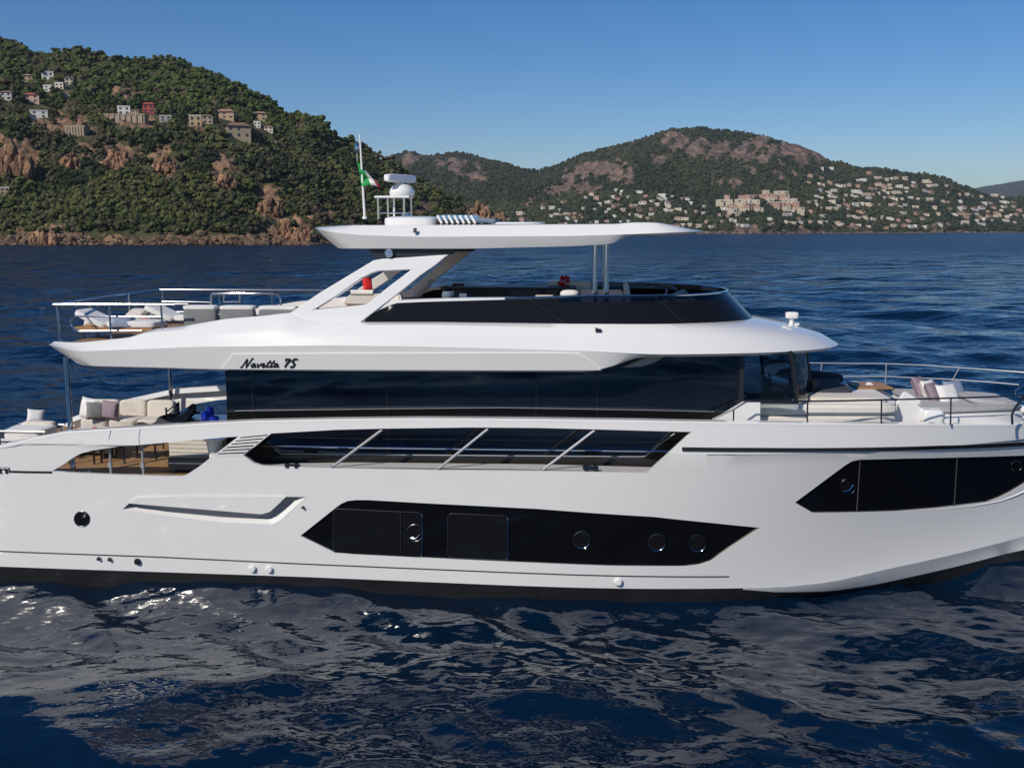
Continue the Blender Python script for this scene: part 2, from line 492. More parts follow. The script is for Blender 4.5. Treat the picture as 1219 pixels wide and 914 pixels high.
def hill_material(name, soil, soil2, rock, rock2, nscale, bscale, bdist, crack=(0.045, 0.035, 0.03)):
    m = bpy.data.materials.new(name); m.use_nodes = True
    nt = m.node_tree; N = nt.nodes; L = nt.links
    b = N["Principled BSDF"]; b.inputs["Roughness"].default_value = 0.95; b.inputs["Specular IOR Level"].default_value = 0.1
    geo = N.new("ShaderNodeNewGeometry")
    at = N.new("ShaderNodeVertexColor"); at.layer_name = "tint"
    n1 = N.new("ShaderNodeTexNoise"); n1.inputs["Scale"].default_value = nscale; n1.inputs["Detail"].default_value = 8
    n1.inputs["Roughness"].default_value = 0.65
    L.new(geo.outputs["Position"], n1.inputs["Vector"])
    n2 = N.new("ShaderNodeTexVoronoi"); n2.inputs["Scale"].default_value = nscale * 0.7
    mp = N.new("ShaderNodeMapping"); mp.inputs["Scale"].default_value = (1, 1, 0.45)
    L.new(geo.outputs["Position"], mp.inputs["Vector"]); L.new(mp.outputs[0], n2.inputs["Vector"])
    def mix(a, bb, fac):
        x = N.new("ShaderNodeMix"); x.data_type = 'RGBA'
        for sock, v in ((6, a), (7, bb)):
            if isinstance(v, tuple): x.inputs[sock].default_value = (*v, 1)
            else: L.new(v, x.inputs[sock])
        if isinstance(fac, float): x.inputs[0].default_value = fac
        else: L.new(fac, x.inputs[0])
        return x.outputs[2]
    def ramp(src, a, c):
        r = N.new("ShaderNodeMapRange"); r.inputs[1].default_value = a; r.inputs[2].default_value = c
        L.new(src, r.inputs[0]); return r.outputs[0]
    f1 = ramp(n1.outputs["Fac"], 0.4, 0.6)
    s = mix(soil, soil2, f1)
    rk = mix(rock, rock2, f1)
    n3 = N.new("ShaderNodeTexNoise"); n3.inputs["Scale"].default_value = nscale * 2.3; n3.inputs["Detail"].default_value = 7; n3.inputs["Roughness"].default_value = 0.7
    mp3 = N.new("ShaderNodeMapping"); mp3.inputs["Scale"].default_value = (1, 1, 0.4)
    L.new(geo.outputs["Position"], mp3.inputs["Vector"]); L.new(mp3.outputs[0], n3.inputs["Vector"])
    rk = mix(crack, rk, ramp(n3.outputs["Fac"], 0.36, 0.50))
    ms = N.new("ShaderNodeMath"); ms.operation = 'ADD'
    sep = N.new("ShaderNodeSeparateColor"); L.new(at.outputs[0], sep.inputs[0])
    nn = N.new("ShaderNodeMapRange"); nn.inputs[1].default_value = 0.3; nn.inputs[2].default_value = 0.7
    nn.inputs[3].default_value = -0.45; nn.inputs[4].default_value = 0.45
    L.new(n1.outputs["Fac"], nn.inputs[0])
    L.new(sep.outputs[0], ms.inputs[0]); L.new(nn.outputs[0], ms.inputs[1])
    fac = ramp(ms.outputs[0], 0.42, 0.58)
    L.new(mix(s, rk, fac), b.inputs["Base Color"])
    bp = N.new("ShaderNodeBump"); bp.inputs["Distance"].default_value = bdist; bp.inputs["Strength"].default_value = 1.0
    ma = N.new("ShaderNodeMath"); ma.operation = 'ADD'
    L.new(n1.outputs["Fac"], ma.inputs[0]); L.new(n2.outputs["Distance"], ma.inputs[1])
    L.new(ma.outputs[0], bp.inputs["Height"])
    L.new(bp.outputs[0], b.inputs["Normal"])
    return m

def leaf_material(name, nscale, bdist):
    m = bpy.data.materials.new(name); m.use_nodes = True
    nt = m.node_tree; N = nt.nodes; L = nt.links
    b = N["Principled BSDF"]; b.inputs["Roughness"].default_value = 0.9; b.inputs["Specular IOR Level"].default_value = 0.12
    geo = N.new("ShaderNodeNewGeometry")
    at = N.new("ShaderNodeVertexColor"); at.layer_name = "tint"
    n1 = N.new("ShaderNodeTexNoise"); n1.inputs["Scale"].default_value = nscale; n1.inputs["Detail"].default_value = 6
    n1.inputs["Roughness"].default_value = 0.7
    L.new(geo.outputs["Position"], n1.inputs["Vector"])
    mr = N.new("ShaderNodeMapRange"); mr.inputs[1].default_value = 0.35; mr.inputs[2].default_value = 0.65
    mr.inputs[3].default_value = 0.35; mr.inputs[4].default_value = 1.6
    L.new(n1.outputs["Fac"], mr.inputs[0])
    x = N.new("ShaderNodeMix"); x.data_type = 'RGBA'; x.blend_type = 'MULTIPLY'; x.inputs[0].default_value = 1
    L.new(at.outputs[0], x.inputs[6]); L.new(mr.outputs[0], x.inputs[7]); L.new(x.outputs[2], b.inputs["Base Color"])
    bp = N.new("ShaderNodeBump"); bp.inputs["Distance"].default_value = bdist; bp.inputs["Strength"].default_value = 1.0
    L.new(n1.outputs["Fac"], bp.inputs["Height"]); L.new(bp.outputs[0], b.inputs["Normal"])
    return m

def make_hill(name, sky_pts, d0_pts, dr_pts, px0, px1, ncol, nrow, prof, patches, namp, nlen, material, seed, back=1.35, shore=0.014):
    """a real terrain sheet: every column runs from the shore (d0) up to the ridge (dr) and down behind it"""
    px = np.linspace(px0, px1, ncol)
    sx, sy = zip(*sky_pts)
    py = np.interp(px, sx, sy)
    d0 = np.interp(px, *zip(*d0_pts)); dr = np.interp(px, *zip(*dr_pts))
    v = (py - 457) / F_PX; u = (px - 609.5) / F_PX
    a = CP - v * SP; bz = -SP - v * CP
    q = u / a
    zr = np.maximum(CAM_Z + bz / a * dr, 2.0)
    tt = np.concatenate([np.linspace(-0.03, 0.12, int(nrow * .22))[:-1], np.linspace(0.12, 1.0, nrow)[:-1], np.linspace(1.0, back + 0.4, 26)])
    T, QQ = np.meshgrid(tt, q, indexing='ij')
    D = d0[None, :] + T * (dr - d0)[None, :]
    X = QQ * D; Y = D
    tp, zp = zip(*prof)
    Z = np.interp(T, tp, zp) * zr[None, :]
    Z = np.where(T < 0, -3.0 + 0 * Z, Z)
    fade = np.clip(T / 0.05, 0, 1) * np.clip((1.15 - T) / 0.2, 0.25, 1)
    n = fbm(X / nlen, Y / nlen, seed, 6, 0.55)
    ridg = 0.5 - np.abs(fbm(X / (nlen * 1.7), Y / (nlen * 1.7), seed + 40, 5, 0.5)) * 2
    Z = Z + fade * namp * np.minimum(1, zr / 40)[None, :] * (n * 1.3 + 0.6 * (ridg - 0.3))
    PX, PY = to_px(X, Y, Z)
    mask = np.zeros_like(X)
    for (cx, cy, rx, ry, amp) in patches:
        e = ((PX - cx) / rx) ** 2 + ((PY - cy) / ry) ** 2
        mask = np.maximum(mask, amp * np.clip(1.35 - e * 0.75, 0, 1))
    mask = np.maximum(mask, np.clip(1.4 - T / shore, 0, 1) * 1.0 * (T < 0.07))
    jag = fbm(X / (nlen * .16), Y / (nlen * .16), seed + 90, 4, 0.6)
    mk = np.clip(mask + 1.5 * fbm(PX / 8., PY / 7., seed + 70, 5) - 0.12, 0, 1) * (mask > 0.02)
    Z = Z + mk * fade * namp * 0.55 * jag + mk * (T < 0.06) * (T > 0) * jag * namp * 0.25
    co = np.stack([X, Y, Z], -1).reshape(-1, 3)
    n0, n1 = X.shape
    idx = np.arange(n0 * n1).reshape(n0, n1)
    f = np.stack([idx[:-1, :-1], idx[:-1, 1:], idx[1:, 1:], idx[1:, :-1]], -1).reshape(-1, 4)
    col = np.repeat(mk.reshape(-1, 1), 3, 1)
    o = mesh_np(name, co, f, [material], True, col)
    tag(o, kind="structure")
    bvh = BVHTree.FromPolygons([tuple(c) for c in co.tolist()], [tuple(x) for x in f.tolist()])
    return dict(o=o, X=X, Y=Y, Z=Z, PX=PX, PY=PY, mask=mk, T=T, bvh=bvh, zr=zr)

def on_hill(h, px, py):
    d = Vector(ray(px, py)).normalized()
    hit, nrm, i, dist = h['bvh'].ray_cast(Vector((0, 0, CAM_Z)), d, 20000)
    return hit

LEFT_SKY = [(-420, 95), (-250, 70), (-120, 42), (0, 46), (20, 54), (38, 65), (52, 69), (66, 63), (90, 60), (130, 70), (180, 75), (230, 83), (270, 97), (310, 118),
            (330, 134), (342, 144), (356, 143), (375, 148), (390, 156), (400, 169), (430, 178), (470, 196), (520, 224), (560, 244), (600, 262), (622, 271)]
hm_l = hill_material("hillside_near", (0.055, 0.062, 0.028), (0.10, 0.085, 0.05), (0.33, 0.20, 0.115), (0.18, 0.12, 0.085), 0.12, 0.4, 3.0)
PATCH_L = [(18, 188, 30, 26, 1), (0, 178, 14, 20, 1), (95, 185, 22, 12, .9), (140, 182, 26, 13, .85), (195, 192, 18, 22, .9), (265, 205, 16, 16, .9), (320, 240, 17, 20, 1),
           (80, 148, 28, 13, .8), (50, 276, 26, 10, 1), (100, 284, 60, 7, .9), (345, 276, 34, 16, 1), (250, 284, 80, 5, .8), (575, 248, 26, 12, 1), (590, 256, 20, 12, 1),
           (140, 113, 24, 9, .7), (235, 74, 10, 4, .8), (385, 262, 26, 12, .8), (500, 250, 14, 9, .5), (225, 225, 10, 8, .5), (450, 225, 12, 9, .4), (95, 152, 20, 10, .8), (160, 145, 26, 8, .8), (230, 154, 24, 6, .6)]
hill_l = make_hill("hillside", LEFT_SKY, [(-420, 430), (0, 455), (370, 462), (480, 560), (622, 640)], [(-420, 800), (0, 830), (300, 790), (480, 740), (622, 690)],
                   -420, 622, 560, 200, [(-1, 0), (0, 0), (0.012, 0.028), (0.05, 0.10), (0.12, 0.19), (0.3, 0.42), (0.5, 0.63), (0.7, 0.80), (1.0, 1.0), (1.3, 0.98), (1.8, 0.7)],
                   PATCH_L, 9.0, 60.0, hm_l, 11)
RIGHT_SKY = [(380, 232), (440, 200), (470, 184), (490, 180), (505, 186), (520, 184), (545, 181), (575, 185), (600, 191), (625, 200), (640, 203), (660, 200), (690, 191), (720, 181), (750, 170), (780, 160),
             (800, 154), (830, 153), (860, 157), (890, 159), (915, 162), (950, 166), (975, 178), (990, 190), (1010, 195), (1040, 201), (1080, 207), (1120, 212),
             (1150, 220), (1175, 231), (1219, 239), (1300, 250), (1420, 262), (1500, 270)]
hm_r = hill_material("hillside_far", (0.05, 0.058, 0.03), (0.085, 0.075, 0.045), (0.31, 0.205, 0.15), (0.17, 0.13, 0.11), 0.035, 0.1, 18.0)
PATCH_R = [(715, 208, 36, 18, 1), (690, 222, 26, 16, .8), (840, 178, 26, 12, 1), (800, 170, 18, 9, .9), (905, 180, 40, 13, 1), (960, 182, 30, 14, 1), (780, 190, 14, 10, .7),
           (860, 215, 30, 8, .7), (880, 205, 40, 7, .5), (560, 205, 22, 12, .9), (530, 198, 14, 9, .7), (485, 190, 10, 8, .8), (500, 185, 8, 6, .7), (745, 168, 12, 4, .7), (625, 258, 10, 6, .8), (940, 205, 20, 8, .5),
           (1110, 270, 22, 5, .8), (990, 272, 70, 4, .7), (880, 272, 40, 4, .7), (640, 235, 20, 10, .4), (920, 168, 40, 5, .7)]
hill_r = make_hill("mountain", RIGHT_SKY, [(380, 1500), (900, 1540), (1219, 2000), (1500, 2400)], [(380, 3000), (560, 2900), (700, 2500), (950, 2450), (1100, 2500), (1219, 2700), (1500, 2900)],
                   380, 1500, 560, 150, [(-1, 0), (0, 0), (0.012, 0.02), (0.1, 0.10), (0.25, 0.25), (0.45, 0.45), (0.65, 0.67), (0.85, 0.90), (1.0, 1.0), (1.3, 0.98), (1.8, 0.7)],
                   PATCH_R, 22.0, 230.0, hm_r, 23)
FAR_SKY = [(1020, 262), (1120, 232), (1185, 219), (1219, 215), (1260, 210), (1400, 214), (1520, 205), (1700, 240)]
hm_f = hill_material("far_ridge", (0.05, 0.06, 0.05), (0.07, 0.07, 0.055), (0.1, 0.09, 0.08), (0.1, 0.09, 0.08), 0.01, 0.03, 10.0)
hill_f = make_hill("far_hills", FAR_SKY, [(1000, 5200), (1700, 5200)], [(1000, 7500), (1700, 7500)], 1020, 1700, 120, 50,
                   [(-1, 0), (0, 0), (0.1, 0.1), (1, 1), (1.3, .98), (1.8, .8)], [], 40.0, 500.0, hm_f, 5)

# ------------------------------------------------------------------ houses on the hillsides
WALLS = {n: mat("render_" + n, c, 0.85, var=0.08, vscale=0.6) for n, c in dict(
    white=(0.68, 0.65, 0.59), cream=(0.62, 0.53, 0.40), tan=(0.42, 0.30, 0.19), pink=(0.50, 0.33, 0.26), red=(0.34, 0.06, 0.05), ochre=(0.46, 0.34, 0.19), grey=(0.40, 0.39, 0.37), stone=(0.36, 0.28, 0.20)).items()}
ROOFS = {n: mat("roof_" + n, c, 0.85, var=0.15, vscale=2.0) for n, c in dict(terracotta=(0.33, 0.19, 0.13), brown=(0.22, 0.13, 0.09), white=(0.62, 0.60, 0.57), grey=(0.28, 0.26, 0.25), red=(0.40, 0.10, 0.07)).items()}
WIN = mat("house_window", (0.03, 0.035, 0.045), 0.15)

keep_out = []      # pixel boxes the trees leave free, in front of house walls

def house_left(px, py, wpx, hpx, wall, roof, flat, label, turn=0.25, storeys=2):
    """px, py = middle of the foot of the house in the photograph"""
    hit = on_hill(hill_l, px, py)
    if hit is None: return
    k = hit.y / F_PX
    w, hgt = wpx * k * 1.0, hpx * k * 1.0
    dpt = w * 0.75
    root = empty("house", label, "house", (hit.x, hit.y, hit.z - 0.4), turn, "houses on the near hillside")
    root.location.y += dpt * 0.3
    m = MB(); m.box((0, 0, hgt / 2 - 2), (w, dpt, hgt + 4)); m.build("wall", WALLS[wall], root, 0)
    m = MB()
    if flat:
        m.box((0, 0, hgt + 0.25), (w * 1.06, dpt * 1.06, 0.5))
    else:
        rh = w * 0.17; a, b2 = w * 0.56, dpt * 0.6
        pts = [(-a, -b2, hgt), (a, -b2, hgt), (a, b2, hgt), (-a, b2, hgt)]
        r1, r2 = (-a * 0.45, 0, hgt + rh), (a * 0.45, 0, hgt + rh)
        m.poly([pts[0], pts[1], r2, r1]); m.poly([pts[2], pts[3], r1, r2])
        m.poly([pts[1], pts[2], r2]); m.poly([pts[3], pts[0], r1]); m.poly(pts[::-1])
    m.build("roof", ROOFS[roof], root, 0)
    nw = max(2, int(w / 3.6))
    for st in range(storeys):
        for i in range(nw):
            if (i + st * 2) % 5 == 4: continue
            x = -w / 2 + w * (i + 0.5) / nw
            z = hgt * (st + 0.52) / storeys
            m = MB(); m.box((x, -dpt / 2 - 0.02, z), (min(1.3, w / nw * 0.45), 0.12, min(1.6, hgt / storeys * 0.5)))
            m.build("window", WIN, root, 0)
        m = MB()
        m.box((dpt * 0 + w / 2 + 0.02, 0, hgt * (st + 0.52) / storeys), (0.12, 1.1, min(1.5, hgt / storeys * 0.5))); m.build("window", WIN, root, 0)
    keep_out.append((px - wpx * 0.65, py - hpx * 1.0, px + wpx * 0.65, py + 3, hit.y))

OUTCROPS = [(344, 284, 26, 26, 1, "reddish sea cliff at the foot of the near hill, left of the hardtop tip"),
  (362, 288, 18, 30, 2, "dark jagged sea rock touching the hardtop tip"),
  (572, 262, 26, 24, 3, "spiky red rock headland above the solar panel of the hardtop"),
  (592, 264, 16, 14, 4, "low red rock at the end of the near headland"),
  (16, 206, 46, 36, 5, "big orange cliff face at the left edge of the near hill"),
  (322, 254, 26, 30, 6, "orange cliff halfway up, left of the flag pole"),
  (196, 206, 26, 34, 7, "brown crag in the wood below the red house"),
  (88, 200, 26, 22, 8, "pale brown crag right of the big orange cliff"),
  (138, 200, 30, 26, 9, "wide broken crag in the middle of the wood, below the stone terrace"),
  (268, 222, 24, 22, 10, "slanting pale rock face below the big stone house"),
  (52, 290, 34, 18, 11, "tan sea cliff at the foot of the near hill, near the left edge")]
for ox, oy, ow, oh, _, _ in OUTCROPS:
    if oy < 260: keep_out.append((ox - ow * .5, oy - oh * .75, ox + ow * .5, oy + 1, 5000))
HL = [(56, 95, 13, 9, 'white', 'white', True, "white flat-roofed villa, highest house of the cluster at upper left"),
      (32, 97, 12, 7, 'tan', 'terracotta', False, "tan house with low tiled roof left of the white flat-roofed villa"),
      (59, 108, 13, 6, 'white', 'white', True, "low white terrace house just below the white flat-roofed villa"),
      (71, 106, 10, 7, 'cream', 'white', True, "cream flat-roofed house between the two pale villas of the upper cluster"),
      (82, 101, 10, 8, 'cream', 'brown', False, "cream house with brown roof at the right end of the upper cluster"),
      (79, 116, 8, 6, 'cream', 'terracotta', False, "small cream house below the upper cluster, alone among trees"),
      (38, 122, 17, 9, 'pink', 'red', False, "pink house with red hipped roof on the near hill"),
      (8, 119, 14, 9, 'grey', 'brown', False, "grey house with brown roof beside the left picture edge"),
      (45, 140, 19, 8, 'white', 'white', True, "long white house with flat roof below the pink house"),
      (147, 136, 14, 9, 'white', 'white', True, "white house on the stone terrace wall left of the red house"),
      (177, 134, 13, 10, 'red', 'red', False, "dark red house standing on the stone terrace"),
      (161, 136, 9, 5, 'tan', 'brown', False, "low tan annexe between the white house and the red house"),
      (196, 144, 13, 6, 'grey', 'white', True, "low grey house right of the red house"),
      (232, 150, 14, 12, 'ochre', 'white', True, "ochre yellow house with flat pale roof on the near hill"),
      (247, 147, 12, 9, 'stone', 'brown', False, "brown stone house touching the ochre yellow house"),
      (268, 141, 22, 8, 'tan', 'terracotta', False, "wide tan house with orange tiled roof above the arcaded house"),
      (282, 164, 27, 14, 'stone', 'brown', False, "big stone house with brown roof, lowest of the right cluster"),
      (309, 143, 15, 8, 'ochre', 'terracotta', False, "ochre house with orange roof, upper one at the right end"),
      (306, 152, 8, 7, 'white', 'white', True, "small white cubic house below the ochre house with orange roof"),
      (320, 157, 10, 6, 'cream', 'terracotta', False, "cream cottage with tiled roof, rightmost house of the near hill"),
      (5, 231, 10, 8, 'tan', 'white', True, "tan boathouse low on the slope near the left edge")]
for i, a in enumerate(HL):
    house_left(*a, turn=0.35 - 0.12 * (i % 4))
# the stone terrace wall that carries the red and the white house
for (x0, x1, y, lab) in ((138, 184, 146, "long stone terrace wall below the white and the red house"), (91, 114, 160, "tan retaining wall of the road bend left of the terrace")):
    a, b2 = on_hill(hill_l, x0, y), on_hill(hill_l, x1, y)
    if a and b2:
        yy = min(a.y, b2.y)
        k = yy / F_PX
        top = CAM_Z + ray(x0, y - 9)[2] / ray(x0, y - 9)[1] * yy
        m = MB()
        m.box(((x0 + x1) / 2 * k - 609.5 * k, yy + 3, top - 8), ((x1 - x0) * k, 7, 16))
        for i in range(7):
            xx = (x0 + (x1 - x0) * (i + 0.5) / 7 - 609.5) * k
            m.box((xx, yy - 0.7, top - 5), (1.0, 0.8, 10))
        m.box(((x0 + x1) / 2 * k - 609.5 * k, yy + 3, top + 0.3), ((x1 - x0) * k + 1, 7.6, 0.6))
        o = m.build("terrace_wall", WALLS['stone'], None, 0)
        tag(o, lab, "wall")
        keep_out.append((x0 - 1, y - 10, x1 + 1, y + 4, yy))

# far slope: small villas, one mesh each (a few pixels), wall, roof and dark openings in it
def far_house(px, py, wpx, hpx, wall, roof, flat, label, group, turn):
    hit = on_hill(hill_r, px, py)
    if hit is None or hit.y > 2900: return False
    k = hit.y / F_PX
    w, hgt = wpx * k, hpx * k
    d = w * 0.7
    m = MB()
    m.box((0, 0, hgt / 2 - 3), (w, d, hgt + 6), mi=0)
    if flat: m.box((0, 0, hgt + 0.3), (w * 1.03, d * 1.03, 0.6), mi=1)
    else:
        a, b2, rh = w * 0.55, d * 0.58, w * 0.15
        p = [(-a, -b2, hgt), (a, -b2, hgt), (a, b2, hgt), (-a, b2, hgt)]
        r1, r2 = (-a * .5, 0, hgt + rh), (a * .5, 0, hgt + rh)
        m.poly([p[0], p[1], r2, r1], 1); m.poly([p[2], p[3], r1, r2], 1); m.poly([p[1], p[2], r2], 1); m.poly([p[3], p[0], r1], 1)
    nw = max(2, int(w / 4.5))
    for i in range(nw):
        m.box((-w / 2 + w * (i + .5) / nw, -d / 2 - .05, hgt * .5), (w / nw * rr.uniform(.2, .4), .3, hgt * .3), mi=2)
    if random.random() < 0.4:
        m.box((w * 0.62, d * 0.1, hgt * 0.3 - 3), (w * 0.45, d * 0.7, hgt * 0.6 + 6), mi=0)
    o = m.build("villa", [WALLS[wall], ROOFS[roof], WIN], None, 0)
    o.location = (hit.x, hit.y + d * .3, hit.z - 0.3)
    o.rotation_euler = (0, 0, turn)
    tag(o, label, "villa", group)
    keep_out_r.append((px - wpx * .6, py - hpx, px + wpx * .6, py + 1.5, hit.y))
    return True
keep_out_r = []
rr = random.Random(5)
placed = []
KINDS_FAR = [('cream', 'white', True, "cream flat-roofed villa"), ('white', 'white', True, "white flat-roofed villa"), ('white', 'white', True, "white flat-roofed villa"), ('cream', 'terracotta', False, "cream villa with tiled roof"), ('pink', 'terracotta', False, "pinkish villa with tiled roof"), ('cream', 'white', True, "cream flat-roofed villa"), ('tan', 'brown', False, "tan villa with brown roof"), ('white', 'terracotta', False, "white villa with tiled roof")]
def region_far(px, py):
    # how likely a house stands at this place of the far slope
    if py > 273.5: return 0
    if 880 < px < 1219:
        top = np.interp(px, [880, 930, 980, 1040, 1100, 1160, 1219], [262, 232, 200, 208, 216, 226, 244])
        if px < 960 and 222 < py < 254: return 0
        return 0.9 if py > top else 0
    if 640 < px <= 880:
        top = np.interp(px, [640, 690, 730, 780, 830, 880], [246, 236, 226, 232, 238, 255])
        return 0.75 if py > top else 0
    if 600 < px <= 640: return 0.4 if py > 252 else 0
    return 0
tries = 0
while len(placed) < 275 and tries < 40000:
    tries += 1
    px = rr.uniform(602, 1232); row = rr.randrange(198, 274, 7)
    py = row + 3.2 * math.sin(px / 37.0 + row) + rr.gauss(0, 1.1)
    if rr.random() > region_far(px, py) * (0.25 + 0.75 * (math.sin(px / 23. + row * 1.3) + math.sin(px / 11. - row) > -.2)): continue
    wp = rr.choice((rr.uniform(3.0, 6.0), rr.uniform(4, 9.5))); hp = rr.uniform(1.9, 3.6)
    if any(abs(px - a) < (wp + c) * .5 and abs(py - b2) < 3.6 for a, b2, c in placed): continue
    kd = rr.choice(KINDS_FAR)
    zone = "low by the shore" if py > 262 else ("halfway up the slope" if py > 236 else "high near the ridge")
    side = "behind the wheelhouse" if px > 880 else "behind the hardtop"
    lab = kd[3] + " " + zone + " of the far mountain" + (" right of the bow windscreen" if False else (", right part" if px > 880 else ", above the hardtop"))
    if far_house(px, py, wp, hp, kd[0], kd[1], kd[2], lab, lab.replace("villa", "villas", 1), rr.uniform(-.5, .5)):
        placed.append((px, py, wp))
# the terraced apartment buildings halfway up
def terraced(px, py, cols, rows, label):
    hit = on_hill(hill_r, px, py)
    k = hit.y / F_PX
    root = empty("apartment_building", label, "apartment building", (hit.x, hit.y, hit.z), 0.12, "terraced apartment buildings")
    for j in range(rows):
        z0 = (j * 5.0 + 0.6 * math.sin(j * 2.3)) * k
        x = -cols * 4.9 * k + rr.uniform(0, 8) * k
        while x < cols * 4.9 * k:
            w = rr.uniform(3.5, 8.0) * k
            if rr.random() < .66:
                hh = rr.uniform(2.6, 4.3) * k
                y0 = j * 16 + rr.uniform(-6, 6)
                m = MB(); m.box((x + w / 2, y0, z0 + hh / 2 - 5), (w * .94, 14, hh + 10)); m.build("wall", WALLS['pink' if j % 2 else 'cream'], root, 0)
                m = MB(); m.box((x + w / 2, y0, z0 + hh + .3), (w * .96, 14.4, .6)); m.build("roof", ROOFS['white' if j % 3 else 'terracotta'], root, 0)
                m = MB(); m.box((x + w * rr.uniform(.3, .7), y0 - 7.05, z0 + hh * .5), (w * rr.uniform(.15, .4), .4, hh * .35)); m.build("window", WIN, root, 0)
            x += w
    keep_out_r.append((px - cols * 5.0, py - 5, px + cols * 5.0, py + 1, hit.y))
terraced(884, 251, 5, 4, "cream and pink terraced apartment building, left one of the row")
terraced(928, 250, 5, 5, "tall cream and pink stepped apartment building, right one of the row")

# ------------------------------------------------------------------ woods on the hillsides (each wood reads as one mass)
def ico(sub):
    bm = bmesh.new(); bmesh.ops.create_icosphere(bm, subdivisions=sub, radius=1.0)
    v = np.array([x.co[:] for x in bm.verts]); f = np.array([[x.index for x in p.verts] for p in bm.faces])
    bm.free(); return v, f

def blobs(cent, rad, tint, sub, jitter, seed, squash=0.85):
    g = np.random.default_rng(seed)
    v, f = ico(sub); n = len(cent)
    ang = g.uniform(0, 6.28, n); ca, sa = np.cos(ang), np.sin(ang)
    V = np.repeat(v[None], n, 0)
    V = V * (1 + g.uniform(-jitter, jitter, (n, len(v), 1)))
    x = V[..., 0] * ca[:, None] - V[..., 1] * sa[:, None]; y = V[..., 0] * sa[:, None] + V[..., 1] * ca[:, None]
    st = g.uniform(0.8, 1.25, (n, 1))
    V = np.stack([x * rad[:, None] * st, y * rad[:, None], V[..., 2] * rad[:, None] * squash], -1) + cent[:, None, :]
    Fc = f[None] + (np.arange(n) * len(v))[:, None, None]
    tn = np.repeat(tint[:, None, :], len(v), 1)
    return V.reshape(-1, 3), Fc.reshape(-1, 3), tn.reshape(-1, 3)

def scatter(h, count, seed, tmax, keep, thr, px_rng, dens, tmin=0.012):
    g = np.random.default_rng(seed)
    X, Y, Z, T, M, PX, PY = (h[k] for k in ('X', 'Y', 'Z', 'T', 'mask', 'PX', 'PY'))
    n0, n1 = X.shape
    ok = np.zeros(0, int); out = []
    # area-weighted choice of cells by apparent size
    sel = (T > tmin) & (T < tmax) & (PX > px_rng[0]) & (PX < px_rng[1])
    area = np.zeros_like(X)
    area[:-1, :-1] = np.abs((PY[1:, :-1] - PY[:-1, :-1]) * (PX[:-1, 1:] - PX[:-1, :-1])) + 0.05
    wgt = np.where(sel, area, 0) * np.clip((thr - M) / 0.15, 0, 1) * dens(PX, PY, X, Y)
    p = (wgt / wgt.sum()).ravel()
    c = g.choice(n0 * n1, count, p=p)
    i, j = np.unravel_index(c, (n0, n1))
    i = np.clip(i, 0, n0 - 2); j = np.clip(j, 0, n1 - 2)
    a, b2 = g.random(count), g.random(count)
    def lerp(A): return (A[i, j] * (1 - a) + A[i + 1, j] * a) * (1 - b2) + (A[i, j + 1] * (1 - a) + A[i + 1, j + 1] * a) * b2
    P = np.stack([lerp(X), lerp(Y), lerp(Z)], -1)
    px, py = to_px(P[:, 0], P[:, 1], P[:, 2])
    good = np.ones(count, bool)
    dn = 8 if h is hill_l else 2.5
    for (x0, y0, x1, y1, yy) in keep:
        good &= ~((px > x0) & (px < x1) & (py > y0) & (py < y1 + dn) & (P[:, 1] < yy + 25))
    return P[good]

leaf_l = leaf_material("woodland_leaves", 0.9, 0.8)
leaf_r = leaf_material("far_woodland_leaves", 0.16, 1.2)
# near hill: pines above, dark oak and scrub below
def d_l(PX, PY, X, Y): return 0.75 + 0.9 * np.clip(fbm(X / 40, Y / 40, 77, 3) + 0.3, 0, 1)
P = scatter(hill_l, 16000, 31, 1.12, keep_out, 0.42, (-300, 622), d_l)
g = np.random.default_rng(12)
n = len(P)
ppx, ppy = to_px(P[:, 0], P[:, 1], P[:, 2])
crest = np.clip((np.interp(ppx, [0, 250, 400, 620], [130, 150, 190, 260]) - ppy) / 25, 0, 1)
size = g.uniform(0.9, 2.5, n) * (0.85 + 0.2 * crest) * np.where(g.random(n) < .15, 1.3, 1)
kind = fbm(P[:, 0] / 30, P[:, 1] / 30, 55, 3) + g.normal(0, .22, n)
lite = np.array([0.098, 0.108, 0.040]); dark = np.array([0.030, 0.041, 0.021]); brownish = np.array([0.095, 0.080, 0.048])
kk = np.clip(kind * 1.8 + .45, 0, 1.15)[:, None]
tint = dark * (1 - kk) + lite * kk
pine = np.array([0.080, 0.112, 0.030])
tint = tint * (1 - crest[:, None] * .7) + pine * crest[:, None] * .7
br = (g.random(n) < .10 + .25 * np.clip(fbm(P[:, 0] / 45, P[:, 1] / 45, 59, 3) * 3, 0, 1))[:, None]
tint = np.where(br, brownish, tint) * g.uniform(.7, 1.3, (n, 1))
cents, rads, tints = [], [], []
for L_ in range(5):
    off = g.normal(0, 1, (n, 3)) * size[:, None] * np.array([.55, .55, .32])
    c = P + off; c[:, 2] += size * (0.75 if L_ else 0.95)
    cents.append(c); rads.append(size * g.uniform(.42, .78, n)); tints.append(tint * g.uniform(.8, 1.2, (n, 1)))
V, Fc, tn = blobs(np.concatenate(cents), np.concatenate(rads), np.concatenate(tints), 1, .30, 4)
o = mesh_np("forest", V, Fc, [leaf_l], False, tn)
tag(o, "dark green scrub and pine wood covering the near hill behind the stern", "forest", None, "stuff")
